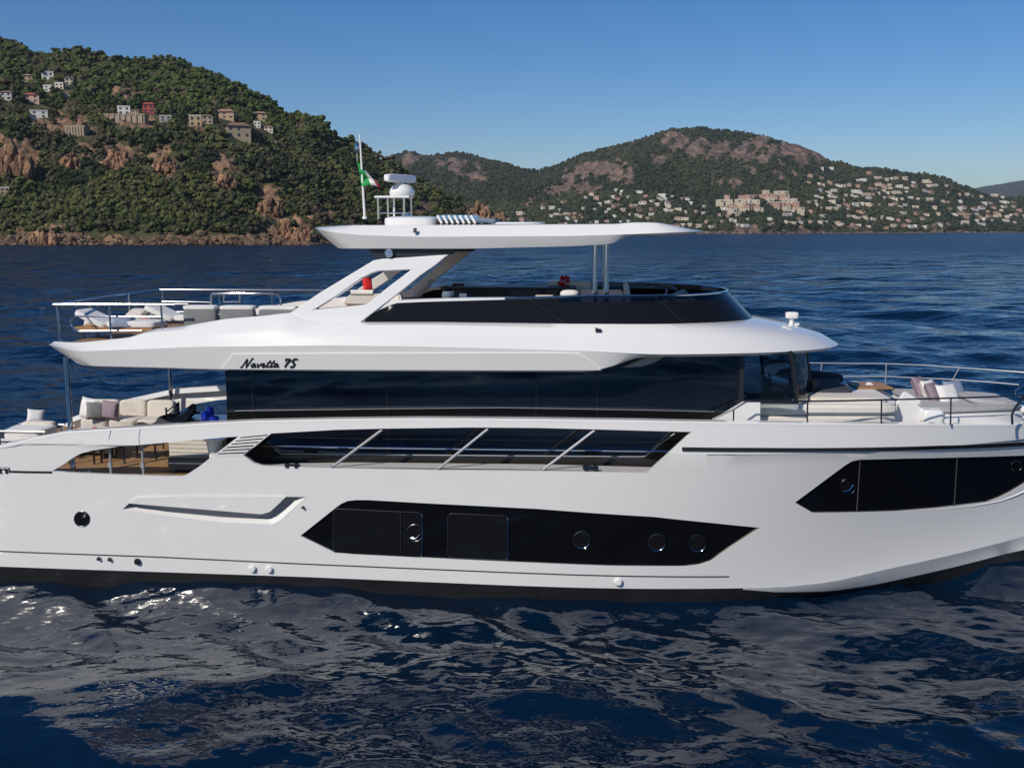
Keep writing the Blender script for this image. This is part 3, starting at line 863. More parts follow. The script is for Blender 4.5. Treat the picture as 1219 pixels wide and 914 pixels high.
# far mountain scrub
def d_r(PX, PY, X, Y): return 0.6 + 1.2 * np.clip(fbm(X / 160, Y / 160, 78, 3) + 0.3, 0, 1) + 0.8 * (PY > 225)
P = scatter(hill_r, 26000, 32, 1.06, keep_out_r, 0.62, (420, 1290), d_r)
n = len(P)
g = np.random.default_rng(13)
size = g.uniform(1.6, 4.4, n)
kk = np.clip(fbm(P[:, 0] / 120, P[:, 1] / 120, 56, 3) + g.normal(0, .2, n) + .5, 0, 1)[:, None]
tint = (np.array([0.026, 0.036, 0.020]) * (1 - kk) + np.array([0.062, 0.070, 0.03]) * kk) * g.uniform(.7, 1.3, (n, 1))
c = P.copy(); c[:, 2] += size * .55
V, Fc, tn = blobs(c, size, tint, 1, .25, 6)
o = mesh_np("scrubland", V, Fc, [leaf_r], False, tn)
tag(o, "dark green scrub covering the far mountain and the gardens between its villas", "scrub", None, "stuff")

# boulders along the near shore: nobody could count them
g = np.random.default_rng(19)
cols = g.integers(0, hill_l['X'].shape[1] - 1, 2600)
rowsT = hill_l['T'][:, 0]
r0 = int(np.argmin(np.abs(rowsT)))
ii = np.clip(r0 + (g.exponential(1.6, 2600) - .8).astype(int), 0, r0 + 7)
P = np.stack([hill_l[k][ii, cols] for k in ('X', 'Y', 'Z')], -1) + g.normal(0, 1, (2600, 3)) * np.array([1.5, 1.5, .1])
P[:, 2] = np.maximum(P[:, 2], -.3)
rad = g.uniform(.35, 1.0, 2600) * np.where(g.random(2600) < .12, 2.3, 1.0)
t = np.array([0.19, 0.125, 0.085]) * g.uniform(.55, 1.3, (2600, 1))
V, Fc, tn = blobs(P, rad, t, 1, .38, 20, .8)
ROCK = leaf_material("boulder_rock", 1.3, .4)
o = mesh_np("shore_boulders", V, Fc, [ROCK], False, tn)
tag(o, "brown boulders strewn along the foot of the near hill", "boulders", None, "stuff")

cols = g.integers(0, hill_r['X'].shape[1] - 1, 2600)
r0 = int(np.argmin(np.abs(hill_r['T'][:, 0])))
ii = np.clip(r0 + (g.exponential(1.2, 2600) - .6).astype(int), 0, r0 + 4)
P = np.stack([hill_r[k][ii, cols] for k in ('X', 'Y', 'Z')], -1) + g.normal(0, 1, (2600, 3)) * np.array([2.5, 4, .1])
P[:, 2] = np.maximum(P[:, 2], -.6)
rad = g.uniform(.8, 2.6, 2600) * np.where(g.random(2600) < .10, 2.0, 1.0)
t = np.where(g.random((2600, 1)) < .5, np.array([0.24, 0.17, 0.12]), np.array([0.13, 0.10, 0.085])) * g.uniform(.6, 1.3, (2600, 1))
V, Fc, tn = blobs(P, rad, t, 1, .38, 21, .7)
o = mesh_np("far_shore_boulders", V, Fc, [ROCK], False, tn)
tag(o, "grey and tan rocks strewn along the foot of the far mountain", "boulders", None, "stuff")

def outcrop(px, py, wpx, hpx, seed, label):
    hit = on_hill(hill_l, px, py)
    if hit is None: return
    k = hit.y / F_PX
    g = np.random.default_rng(seed)
    n = 90
    u = g.uniform(-1, 1, n)
    c = np.stack([u * wpx * .5 * k, g.normal(0, wpx * .12 * k, n), np.abs(g.normal(0, .32, n)) * hpx * k * (1 - .6 * np.abs(u))], -1)
    r = g.uniform(.05, .15, n) * wpx * k
    v, f, t = blobs(c, r, np.array([0.30, 0.175, 0.105]) * g.uniform(.5, 1.3, (n, 1)), 1, .38, seed, 1.9)
    o = mesh_np("rock_outcrop", v, f, [ROCK], False, t)
    o.location = hit
    tag(o, label, "rock")
for oc in OUTCROPS: outcrop(*oc)

# single trees that stand out: umbrella pines along the crest and beside the houses
def tree_mesh(kind, seed):
    g = np.random.default_rng(seed)
    m = MB()
    h = 8.0
    m.tube([(0, 0, -1.5), (0.15, 0.1, h * .35), (0.05, -0.1, h * .7)], 0.32, 7, r2=0.16)
    for i in range(5):
        a = i * 1.26 + seed
        m.tube([(0.1, 0, h * .45 + i * .25), (math.cos(a) * 1.6, math.sin(a) * 1.6, h * .72 + i * .12)], 0.11, 5, r2=0.04)
    k = 16
    if kind == 'pine':
        cen = np.stack([g.normal(0, 1.7, k), g.normal(0, 1.7, k), h * .82 + g.normal(0, .45, k)], -1); rad = g.uniform(.8, 1.35, k)
    elif kind == 'cypress':
        zz = np.linspace(1.2, h * 1.15, k)
        cen = np.stack([g.normal(0, .15, k), g.normal(0, .15, k), zz], -1); rad = 1.15 * np.sqrt(np.clip(1 - (zz / (h * 1.25)) ** 2, .05, 1)) * g.uniform(.8, 1.1, k)
    else:
        cen = np.stack([g.normal(0, 1.3, k), g.normal(0, 1.3, k), h * .62 + g.normal(0, 1.1, k)], -1); rad = g.uniform(.8, 1.5, k)
    t = np.array({'pine': (0.05, 0.068, 0.022), 'cypress': (0.025, 0.038, 0.018), 'oak': (0.055, 0.065, 0.025)}[kind])
    return m, blobs(cen, rad, np.repeat(t[None], k, 0) * g.uniform(.7, 1.3, (k, 1)), 2, .22, seed)
BARK = mat("bark", (0.10, 0.07, 0.05), 0.9, var=0.2)
TREE_SRC = {}
for kind in ('pine', 'cypress', 'oak'):
    for s in range(2):
        m, (v, f, t) = tree_mesh(kind, 100 + s * 7)
        TREE_SRC.setdefault(kind, []).append((m, v, f, t))
NAMES = {'pine': ('umbrella_pine', 'pine'), 'cypress': ('cypress', 'cypress'), 'oak': ('oak_tree', 'tree')}
TREE_ME = {}
def place_tree(kind, px, py, scale, label, group):
    hit = on_hill(hill_l, px, py)
    if hit is None:
        hit = on_hill(hill_l, px, py + 6)
        if hit is None: return
    s = int(px) % 2
    root = empty(NAMES[kind][0], label, NAMES[kind][1], hit, px * 1.7 % 6.28, group)
    root.scale = (scale,) * 3
    key = (kind, s)
    if key not in TREE_ME:
        m, v, f, t = TREE_SRC[kind][s]
        a = m.build("trunk", BARK, root); b2 = mesh_np("crown", v, f, [leaf_l], False, t); b2.parent = root
        TREE_ME[key] = (a.data, b2.data)
    else:
        for nm, me in zip(("trunk", "crown"), TREE_ME[key]):
            c = bpy.data.objects.new(nm, me); COL.objects.link(c); c.parent = root
for i, px in enumerate((52, 66, 78, 84, 95, 104, 113, 121, 142, 166, 190, 212, 246, 262)):
    place_tree('pine', px, np.interp(px, *zip(*LEFT_SKY)) + 5, 0.5 + 0.4 * ((i * 37) % 10) / 10,
               "dark pine standing clear on the crest of the near hill", "pines along the crest of the near hill")
for i, (px, py) in enumerate(((18, 118), (50, 121), (66, 118), (90, 112), (104, 120), (130, 130), (205, 140), (217, 146), (222, 138), (258, 148), (292, 142), (330, 150), (350, 152), (372, 166), (383, 163))):
    place_tree('oak' if i % 3 else 'cypress', px, py, 0.8 + 0.3 * ((i * 53) % 10) / 10,
               ("rounded dark tree beside the houses of the near hill", "narrow dark cypress beside the houses of the near hill")[0 if i % 3 else 1],
               "trees between the near hill's houses" if i % 3 else "cypresses between the near hill's houses")

# ------------------------------------------------------------------ sea air
def haze(density):
    m = MB(); m.box((600, 4800, 195), (14000, 11000, 402))
    mt = bpy.data.materials.new("sea_haze"); mt.use_nodes = True
    nt = mt.node_tree; nt.nodes.remove(nt.nodes["Principled BSDF"])
    v = nt.nodes.new("ShaderNodeVolumePrincipled"); v.inputs["Color"].default_value = (0.80, 0.88, 1.0, 1); v.inputs["Density"].default_value = density
    v.inputs["Anisotropy"].default_value = 0.2
    nt.links.new(v.outputs[0], nt.nodes["Material Output"].inputs["Volume"])
    o = m.build("haze", mt, None, 0); tag(o, kind="stuff", label="thin blue sea haze in front of the far mountain")
haze(0.00005)
# ================================================================== THE YACHT
YLOC = (OX, OY, 0)
yacht = empty("motor_yacht", "white three-deck motor yacht with black hull windows and open flybridge", "yacht", YLOC, -PSI)

def part(mb, name, m, parent=None, **k):
    return mb.build(name, m, parent or yacht, **k)

def near(name, label, cat, loc, rz=0.0, group=None):
    """a loose thing standing on the yacht: placed in the yacht's frame"""
    p = BOAT_M @ Vector(loc)
    return empty(name, label, cat, p, rz - PSI, group)

# ---- hull form
BOTP = [(-12.4, .52), (-10, .54), (-4, .50), (.7, .43), (4.9, .33), (5.4, .31), (6.5, .36), (7.7, .55), (9.2, .74), (10.5, .92), (11.4, 1.06)]
ZC = lambda x: float(np.interp(x, *zip(*BOTP)))
ZK = 3.14
def Bs(x):
    b = 2.82
    if x > 2: b = 2.82 * (1 - ((x - 2) / 9.7) ** 2.3)
    if x < -9: b -= 0.012 * (x + 9) ** 2
    return b
def Bc(x):
    b = 2.64
    if x > 0: b = 2.64 * (1 - (x / 11.4) ** 1.9)
    if x < -9: b -= 0.012 * (x + 9) ** 2
    return b
def hb(x, z):
    t = (z - ZC(x)) / (ZK - ZC(x))
    g = 1.0 + 0.9 * max(0, min(1, (x - 4) / 6))
    if t < 0: return max(0.004, Bc(x) + t * 0.2)
    if t >= 1: return max(0.004, Bs(x) - 0.05 * (z - ZK) + 0.02)
    return max(0.004, Bc(x) + (Bs(x) - Bc(x)) * t ** g)

def S(px, py, off=0.0):
    return surf(px, py, hb, off)

def shell(outer, holes, off, thick, dx=0.3, zcuts=(), mirror=True, both=True, form=None):
    """outline (x, z) with holes, bent on to the hull form, given a thickness inward"""
    form = form or hb
    loops = [[Vector((x, z, 0)) for x, z in lp] for lp in [outer] + holes]
    flat = [p for lp in loops for p in lp]
    tris = tessellate_polygon(loops)
    bm = bmesh.new()
    vs = [bm.verts.new((p.x, 0, p.y)) for p in flat]
    for t in tris:
        try: bm.faces.new([vs[i] for i in t])
        except ValueError: pass
    bmesh.ops.remove_doubles(bm, verts=bm.verts, dist=0.0005)
    xs = [p.x for p in flat]
    x = math.ceil(min(xs) / dx) * dx
    while x < max(xs):
        bmesh.ops.bisect_plane(bm, geom=bm.verts[:] + bm.edges[:] + bm.faces[:], plane_co=(x, 0, 0), plane_no=(1, 0, 0), dist=0.0005)
        x += dx
    for z in zcuts:
        bmesh.ops.bisect_plane(bm, geom=bm.verts[:] + bm.edges[:] + bm.faces[:], plane_co=(0, 0, z), plane_no=(0, 0, 1), dist=0.0005)
    bm.verts.index_update()
    m = MB()
    n = len(bm.verts)
    P = [v.co.copy() for v in bm.verts]
    for p in P: m.v.append((p.x, -(form(p.x, p.z) + off), p.z))
    for p in P: m.v.append((p.x, -max(0.002, form(p.x, p.z) + off - thick), p.z))
    for f in bm.faces:
        ids = [v.index for v in f.verts]
        m.f.append(tuple(ids)); m.m.append(0)
        m.f.append(tuple(i + n for i in ids[::-1])); m.m.append(0)
    for e in bm.edges:
        if len(e.link_faces) == 1:
            a, b = e.verts[0].index, e.verts[1].index
            m.f.append((a, b, b + n, a + n)); m.m.append(0)
    bm.free()
    if mirror: m.mirror_y()
    return m

def pxl(pts, off=0.0):
    return [(lambda p: (p.x, p.z))(S(a, b, off)) for a, b in pts]

TOP = [(-75, 556), (-40, 543), (0, 531), (40, 522.5), (75, 515), (140, 511), (200, 507.5), (240, 505), (300, 502), (400, 500), (500, 499), (640, 500), (760, 501.5), (875, 503.5), (1000, 505), (1100, 505.7), (1219, 505.7)]
HOLE_A = [(62, 560.5), (75, 553), (85, 546), (95, 540), (110, 536), (140, 531.5), (200, 526.5), (240, 523), (266, 520.5), (284, 519.5), (270, 530), (252, 543.5), (236, 556), (222, 565), (215, 567), (140, 565), (80, 562.5)]
HOLE_B = [(290, 542), (323, 515.8), (400, 511.5), (460, 510), (560, 508.7), (640, 509.2), (730, 511.5), (823, 514), (797, 538), (770, 562.5), (640, 560.5), (520, 559.5), (400, 557.3), (345, 555.3), (312, 554.3), (302, 551)]
WIN_M = [(357.5, 637.6), (398, 605.5), (406, 599.5), (414, 596), (424, 595), (438.5, 595), (500, 598.5), (640, 605.5), (699, 610), (778, 615), (845, 622), (905, 628), (872, 650), (846, 667.5), (832, 672), (814, 674), (725, 673.4), (640, 670), (520, 664.5), (420, 659.5), (399, 657.8)]
WIN_F = [(946.5, 598), (1005.8, 554), (1014, 549), (1023, 547), (1080, 545.6), (1140.7, 544.4), (1219, 542), (1250, 540.5), (1250, 556), (1219, 576), (1204, 585), (1190, 592), (1175, 597.5), (1116, 604.5), (1067, 608.5), (967.8, 610.4)]
VENT = [(145.5, 606.5), (154.4, 598.4), (163, 591.8), (218.6, 590.4), (329, 590.8), (364.5, 591.5), (348, 606.5), (335, 618.3), (325, 624.2), (263, 621.8), (196.4, 613.8)]

top2 = pxl(TOP)
bot = [(x, ZC(x)) for x in np.linspace(11.4, -11.6, 60)]
bot[0] = (11.36, ZC(11.36))
outer = [(-11.75, 2.2)] + top2 + [(10.9, 3.585), (11.68, 3.585), (11.67, ZK), (11.60, 2.6), (11.50, 1.8), (11.42, 1.25)] + bot
LVH = [(256.5, 542.4), (287, 520.2), (319.5, 517), (288.3, 541.6)]
hA, hB_, hW, hF, hV, hL = (pxl(h) for h in (HOLE_A, HOLE_B, WIN_M, WIN_F, VENT, LVH))
ZCUTS = (0.8, 1.2, 1.6, 2.0, 2.4, 2.8, ZK, 3.35)
near_side = shell(outer, [hA, hB_, hW, hF, hV, hL], 0, 0.085, 0.3, ZCUTS, mirror=False)
far_side = shell(outer, [hA, hB_], 0, 0.085, 0.3, ZCUTS, mirror=False)
b0 = len(near_side.v)
near_side.v.extend([(x, -y, z) for x, y, z in far_side.v])
for f, mi in zip(far_side.f, far_side.m):
    near_side.f.append(tuple(b0 + i for i in f)[::-1]); near_side.m.append(mi)
# transom and the bottom
tr = [(-11.6, y, z) for y, z in ((-2.5, .5), (2.5, .5), (2.6, 2.2), (-2.6, 2.2))]
near_side.poly(tr, 0)
hull = part(near_side, "hull", GEL, smooth=25)

m = MB()
rows = []
for x in np.linspace(-11.6, 11.38, 70):
    r = []
    w0 = max(0.003, Bc(x))
    up = max(0, min(1, (x - 4.5) / 3.0))
    zc = ZC(x)
    keel = -0.9 + 0.9 * max(0, (x - 6) / 5) ** 2
    z1 = zc - (0.012 + 0.33 * up)
    for y, z in ((w0, zc), (w0 - 0.004 - min(0.16, w0 * .4) * up, z1), (w0 * 0.93 - 0.24 * up * w0, min(-0.12, z1 - .1) if up < 1 else z1 - 0.35), (0.0, min(keel, z1 - .4))):
        r.append((x, -max(0, y), z))
    rows.append(r)
m.quad_strip([[r[0] for r in rows], [r[1] for r in rows]], mi=1)
m.quad_strip([[r[1] for r in rows], [r[2] for r in rows], [r[3] for r in rows]], mi=0)
# white lower strake only towards the bow
for i in range(len(m.f)):
    if m.m[i] == 1 and sum(m.v[j][0] for j in m.f[i]) / 4 < 4.6: m.m[i] = 0
m.mirror_y()
part(m, "hull_bottom", [BOOT, GEL], smooth=25)

# cap along the bulwark, standing a little proud
m = MB()
rows = []
cap_pts = [Vector((p[0], 0, p[1])) for p in top2] + [Vector((x, 0, 3.585)) for x in (10.6, 11.0, 11.3, 11.6)]
dense = []
for a, b in zip(cap_pts[:-1], cap_pts[1:]):
    k = max(1, int((b - a).length / 0.3))
    dense += [a.lerp(b, i / k) for i in range(k)]
dense.append(cap_pts[-1])
for p in dense:
    w = hb(p.x, p.z)
    rows.append([(p.x, -(w + .003), p.z - .05), (p.x, -(w + .003), p.z), (p.x, -w + .01, p.z + .018), (p.x, -max(.001, w - .22), p.z + .02), (p.x, -max(.001, w - .24), p.z - .1), (p.x, -max(.001, w - .09), p.z - .1)])
m.quad_strip([list(r) for r in rows], closed=True)
m.mirror_y()
part(m, "bulwark_cap", GEL, smooth=25)

def decal(name, pts, off, thick, mtl, parent=None, dx=0.3, smooth=25):
    """a pane or plate lying on the near side of the hull (pixel outline), front face at off"""
    return part(shell(pxl(pts, off), [], off, thick, dx, (), mirror=False), name, mtl, parent or yacht, smooth=smooth)

# glossy hull windows, set back in their openings
def grow(pts, d):
    cx = sum(p[0] for p in pts) / len(pts); cy = sum(p[1] for p in pts) / len(pts)
    out = []
    for x, y in pts:
        L = math.hypot(x - cx, y - cy); out.append((x + (x - cx) / L * d, y + (y - cy) / L * d))
    return out
wm = decal("hull_window", grow(WIN_M, 4), -0.035, 0.03, GLASS)
wf = decal("hull_window", grow(WIN_F, 4), -0.035, 0.03, GLASS)

def strip(name, pts, wpx, off, thick, mtl, parent):
    up = [(x, y - wpx / 2) for x, y in pts]; dn = [(x, y + wpx / 2) for x, y in pts]
    return decal(name, up + dn[::-1], off, thick, mtl, parent)
def hull_tube(name, pts, r, off, mtl, parent, closed=False):
    q = [Vector(S(a, b, off)) for a, b in pts]
    m = MB(); m.tube(q + ([q[0]] if closed else []), r, 6); return part(m, name, mtl, parent)
def ring(name, px, py, rp, off, mtl, parent, r=0.012):
    q = [S(px + rp * math.cos(a), py + rp * math.sin(a), off) for a in np.linspace(0, 2 * math.pi, 25)]
    m = MB(); m.tube(q, r, 6, caps=False); return part(m, name, mtl, parent)
def disc(name, px, py, rp, off, mtl, parent, thick=.02):
    return decal(name, [(px + rp * math.cos(a), py + rp * math.sin(a)) for a in np.linspace(0, 2 * math.pi, 22)[:-1]], off, thick, mtl, parent)

# opening panes and portholes in the mid window
def pane(x0, y0, x1, y1, sk, rd=6):
    pts = []
    for cx, cy, a0 in ((x1 - rd, y0 + rd, -90), (x1 - rd, y1 - rd, 0), (x0 + rd, y1 - rd, 90), (x0 + rd, y0 + rd, 180)):
        for k in range(5):
            a = R(a0 + 90 * k / 4)
            pts.append((cx + rd * math.cos(a), cy + rd * math.sin(a) + sk * ((cx + rd * math.cos(a)) - x0)))
    return pts
for (x0, y0, x1, y1) in ((397, 605.5, 503, 658.5), (533, 611, 605, 663.5)):
    p = pane(x0, y0, x1, y1, 0.045)
    pn = decal("window_pane", p, -0.024, 0.012, GLASS2, wm)
    hull_tube("pane_seal", p, 0.011, -0.022, FRAME, wm, True)
    q = p[2:8]; hull_tube("pane_trim", q, 0.009, -0.012, STEEL, wm)
strip("window_divider", [(477, 609), (477, 661)], 0, 0, 0, FRAME, wm) if False else hull_tube("window_divider", [(477, 608.5), (477, 661.5)], 0.014, -0.02, FRAME, wm)
hull_tube("window_divider", [(397.5, 606), (397.5, 657.5)], 0.010, -0.025, FRAME, wm)
for px, py in ((494, 634), (692.5, 642.5), (782, 645.5), (830.5, 646.5)):
    ring("porthole_rim", px, py, 10, -0.025, STEELD if px < 500 else STEELD, wm, 0.013)
    disc("porthole_glass", px, py, 9.3, -0.018, GLASS2, wm, .008)
    if px > 500:
        q = [S(px + 10.2 * math.cos(a), py + 10.2 * math.sin(a), -0.012) for a in np.linspace(R(35), R(125), 9)]
        mm = MB(); mm.tube(q, .010, 6); part(mm, "porthole_trim", STEEL, wm)
mm = MB(); mm.tube([S(490, 640, 0), S(495, 641, 0.02), S(500, 636, 0)], .012, 6); part(mm, "window_handle", STEEL, wm)
for a, b in (((1024, 548), (1020, 609)), ((1139.5, 545.5), (1136, 602.5))):
    hull_tube("window_divider", [a, ((a[0] + b[0]) / 2, (a[1] + b[1]) / 2), b], 0.012, -0.024, DGREY, wf)
ring("porthole_rim", 1009.5, 579, 9, -0.022, STEELD, wf, 0.014)
disc("porthole_glass", 1009.5, 579, 8.5, -0.014, GLASS2, wf, .01)
mm = MB(); mm.tube([S(1004, 585, 0), S(1011, 584, 0.015), S(1016, 577, 0)], .012, 6); part(mm, "window_handle", STEEL, wf)
ring("porthole_rim", 1210, 555, 6, -0.022, STEELD, wf, 0.012)
# pressed lip that sweeps up under the bow window
lipo = [(1060, 609.2), (1116, 606.8), (1160, 602), (1190, 596.5), (1208, 590), (1219, 585), (1245, 570)]
q = [S(a, b, 0.0) for a, b in lipo]
mm = MB(); mm.tube(q, .002, 8, r2=.022); part(mm, "window_lip", GEL)

# scoop in the quarter: dark throat, plate above it, bright lip
decal("scoop_throat", grow(VENT, 3), -0.16, 0.02, GREY)
m = MB()
lo = [(145.5, 606.5), (196.4, 613.8), (263, 621.8), (325, 624.2), (335, 618.3), (348, 606.5), (364.5, 591.5)]
li = [(154, 602.0), (196.4, 608.6), (263, 615.4), (318, 617.8), (324, 616.4), (337, 607.5), (355, 592.5)]
rows = []
for (a, b) in zip(lo, li):
    p0 = S(*a, 0.004); p1 = S(*b, -0.12); p2 = S(*b, -0.20)
    rows.append([p0, p1, p2])
m.quad_strip(rows)
part(m, "scoop_lip", GEL, smooth=20)
PLATE = [(154.6, 598.6), (163, 591.9), (218.6, 590.6), (329, 591), (340.4, 591.2), (332, 599.5), (322, 608.5), (312, 611.5), (300, 610.6), (263, 607.5), (200, 602.3)]
part(shell(pxl(PLATE), [], 0.03, 0.13, 0.3, (), mirror=False), "scoop_plate", GEL, smooth=25, bevel=0.008)

# lines along the hull
strip("boot_groove", [(-40, 653.5), (0, 656), (180, 662.5), (365, 671.3), (640, 682.5), (760, 685.8), (868, 686.2)], 1.6, 0.003, 0.012, DGREY, yacht)
strip("rubbing_strake", [(812, 534.5), (900, 535.2), (1000, 535.3), (1060, 534.3), (1120, 532.6), (1219, 528.6), (1260, 526.6)], 4.2, 0.03, 0.04, BLACK, yacht)
hull_tube("gate_seam", [(132, 511.8), (130, 520), (130.8, 531.5)], .006, 0.003, GREY, yacht)
hull_tube("gate_seam", [(167, 509.6), (165.2, 519), (165.8, 529)], .006, 0.003, GREY, yacht)
strip("fairlead_slot", [(10, 561.3), (30, 561.8), (62, 562.2)], 2.6, 0.004, 0.02, BLACK, yacht)
m = MB()
for px in (1, 8): m.lathe([(.03, 0), (.03, .10), (.05, .12)], S(px, 563, -.0), 10)
m.tube([S(-6, 557, .0), S(11, 557.5, .0)], .03, 8)
part(m, "cleat", STEELD)
# through-hull fittings and the engine-room port
disc("engine_port", 97.5, 617.5, 8.5, 0.006, GLASS2, yacht, .02); ring("port_rim", 97.5, 617.5, 9, 0.004, STEELD, yacht, .012)
for px, py, r_ in ((118, 664.5, 2.4), (131, 665.3, 2.4), (164, 668, 4.2), (301, 676.5, 4.5), (321, 677.3, 4.5), (736, 692, 5), (361, 603.5, 1.8)):
    s_ = S(px, py, 0)
    m = MB()
    rad = r_ / 61.
    m.lathe([(rad, .0), (rad, .03), (rad * .7, .06)], (0, 0, 0), 14, axis='Y')
    m.v = [(s_.x + x, s_.y - y, s_.z + z) for x, y, z in m.v]
    part(m, "through_hull_fitting", STEELD if px < 200 or px == 361 else GEL)

# louvres between the two openings
LV = [(258, 543), (284, 520), (323, 515.6), (290, 542.4)]
lv = decal("louvre_panel", grow([(255, 543.2), (284, 519.5), (323.5, 515.5), (290, 542.2)], 1.0), -0.07, 0.03, BLACK)
for i in range(6):
    t0, t1 = i / 6, (i + .56) / 6
    def L_(t, side):
        a, b = (((256.2, 543), (286.6, 520.2)) if side == 0 else ((289, 542.0), (320, 516.8)))
        return (a[0] + (b[0] - a[0]) * t, a[1] + (b[1] - a[1]) * t)
    part(shell(pxl([L_(t0, 0), L_(t1, 0), L_(t1, 1), L_(t0, 1)]), [], 0.006, 0.05, 0.5, (), mirror=False), "louvre_slat", GEL, lv, smooth=25)

# ---- decks
def plan_deck(x0, x1, z, inset, n=40):
    xs = np.linspace(x0, x1, n)
    return [(x, -max(0.01, hb(x, z) - inset), z) for x in xs] + [(x, max(0.01, hb(x, z) - inset), z) for x in xs[::-1]]
m = MB(); m.poly(plan_deck(-11.5, -5.3, 2.40, 0.086)); part(m, "cockpit_deck", TEAK, smooth=0)
m = MB(); m.poly(plan_deck(-5.3, 4.2, 2.44, 0.086)); part(m, "side_deck", GEL2, smooth=0)
m = MB(); m.poly(plan_deck(3.9, 11.45, 3.18, 0.084)); m.box((3.98, 0, 2.8), (.1, 4.9, .75)); part(m, "foredeck", GEL2, smooth=0)
m = MB(); m.box((-12.1, 0, .75), (1.2, 4.6, .14)); part(m, "swim_platform", TEAK, smooth=0)
# waterway ledge seen through the long side opening
m = MB()
rows = []
for x in np.linspace(-4.95, 3.1, 20):
    z = float(np.interp(x, [-5, -3, 0.7, 3.1], [2.70, 2.77, 2.80, 2.78]))
    rows.append([(x, -(hb(x, z) - .085), z - .02), (x, -2.28, z - .02), (x, -2.28, z - .22)])
m.quad_strip(rows); part(m, "side_ledge", GEL, smooth=20)

# struts across the long opening, its wire rail and hinges
for (fx, fy), (tx, ty) in (((395, 556), (455, 511.5)), ((521, 558.5), (581, 510.5)), ((645, 560), (708, 512))):
    a, b = S(fx, fy, -.05), S(tx, ty, -.05)
    m = MB(); m.tube([a, b], .027, 8); m.lathe([(.05, 0), (.05, .04)], (a.x, a.y, a.z - .01), 10); part(m, "strut", STRUT)
m = MB(); m.tube([Q(x, y, -2.55) for x, y in ((312, 530.5), (400, 532.3), (560, 534.3), (700, 536), (800, 537.2), (838, 536))], .016, 6); part(m, "wire_rail", STEEL)
for px in (348, 703):
    py = 555 if px < 400 else 557.5
    a = S(px, py, -.04)
    m = MB(); m.box((a.x, a.y, a.z + .015), (.30, .05, .06)); m.box((a.x - .09, a.y - .02, a.z + .02), (.07, .06, .09)); m.box((a.x + .09, a.y - .02, a.z + .02), (.07, .06, .09)); part(m, "gate_hinge", STEELD)

# ---- saloon
def flat_side(pts, y, thick, mirror=True):
    q = [(lambda p: (p.x, p.z))(Q(a, b, y)) for a, b in pts]
    return shell(q, [], 0, thick, 50, (), mirror=mirror, form=lambda x, z: abs(y))
m = MB()
part(flat_side([(270, 430), (886, 415), (886, 505), (862, 528), (836, 548), (600, 545), (290, 541), (270, 538)], -2.10, .05), "saloon_window", SALG, smooth=0)
sal = yacht.children[-1]
part(flat_side([(272, 541), (600, 545.2), (836, 548.2), (830, 566), (272, 566)], -2.09, .06), "saloon_floor_reflection", BROWN, smooth=0)  # floor's reflection in the low glass, put in as a brown panel
for px in (303, 462, 638, 710):
    m = MB()
    a, b = Q(px, 441, -2.106), Q(px, 541, -2.106); a.x = b.x
    m.box(((a.x), -2.104, (a.z + b.z) / 2), (.012, .008, a.z - b.z)); part(m, "window_joint", FRAME, sal)
m = MB(); m.box((-5.52, 0, 3.5), (.06, 4.14, 2.2)); part(m, "saloon_doors", GLASS, smooth=0)
# window frame lines low on the glass
m = MB(); m.tube([Q(x, y, -2.115) for x, y in ((327, 535), (335, 540), (440, 541), (620, 542.5), (760, 543.5), (768, 543), (790, 525), (803, 516))], .012, 6); part(m, "window_frame", GREY, sal)
m = MB(); m.tube([Q(x, y, -2.115) for x, y in ((280, 489), (462, 486.5), (600, 485.3), (760, 488), (850, 490))], .006, 6); part(m, "window_frame", GREY, sal)

# wheelhouse: clear panes on both sides and round the front, dark pillars between
def plan_front(t, z):
    """windscreen foot (z 4.0) and head (z 4.97), t from -1 (near side) to 1"""
    k = (z - 4.0) / .97
    x = 5.62 + 0.62 * (1 - abs(t) ** 2.2) - 0.16 * k
    return (x, 1.98 * t, z)
for sgn in (-1, 1):
    wh = MB()
    y = 2.07 * sgn
    x0, x1 = 4.56, 5.60
    wh.poly([(x0, y, 4.0), (x1, y * .985, 4.0), (x1 - .16, y * .985, 4.97), (x0 - .04, y, 4.97)])
    part(wh, "wheelhouse_window", CLEAR, smooth=0)
ws = MB()
ts = np.linspace(-1, 1, 25)
ws.quad_strip([[plan_front(t, 4.0) for t in ts], [plan_front(t, 4.97) for t in ts]])
part(ws, "windscreen", CLEAR, smooth=60)
for t in (-.99, -.38, .38, .99):
    m = MB()
    a, b = Vector(plan_front(t, 3.98)), Vector(plan_front(t, 5.0))
    m.tube([a, b], .042 if abs(t) > .9 else .03, 6)
    part(m, "windscreen_pillar", FRAME)
for sgn in (-1, 1):
    m = MB()
    m.box((4.56, 2.07 * sgn, 4.5), (.09, .07, 1.0))
    m.box((5.05, 2.08 * sgn, 4.03), (1.2, .06, .06))
    part(m, "wheelhouse_pillar", FRAME)
m = MB(); m.box((4.95, 0, 3.8), (1.3, 3.4, .5)); m.box((5.1, 0, 4.06), (.7, 3.2, .14), ry=R(-8)); part(m, "dashboard", FRAME, bevel=.03)
m = MB(); m.box((4.0, 0, 3.9), (.06, 4.1, 2.0)); part(m, "wheelhouse_bulkhead", BROWN, smooth=0)
for y in (-.75, .35):
    m = MB()
    m.cushion((4.55, y, 4.05), (.5, .5, .16)); m.cushion((4.36, y, 4.42), (.16, .5, .75), ry=R(-10)); m.tube([(4.55, y, 3.6), (4.55, y, 4.05)], .06)
    part(m, "helm_seat", BROWN)
m = MB(); m.tube([(5.34, -.6 + .16 * math.cos(a), 4.22 + .16 * math.sin(a)) for a in np.linspace(0, 6.283, 17)], .014, 6); part(m, "steering_wheel", FRAME)

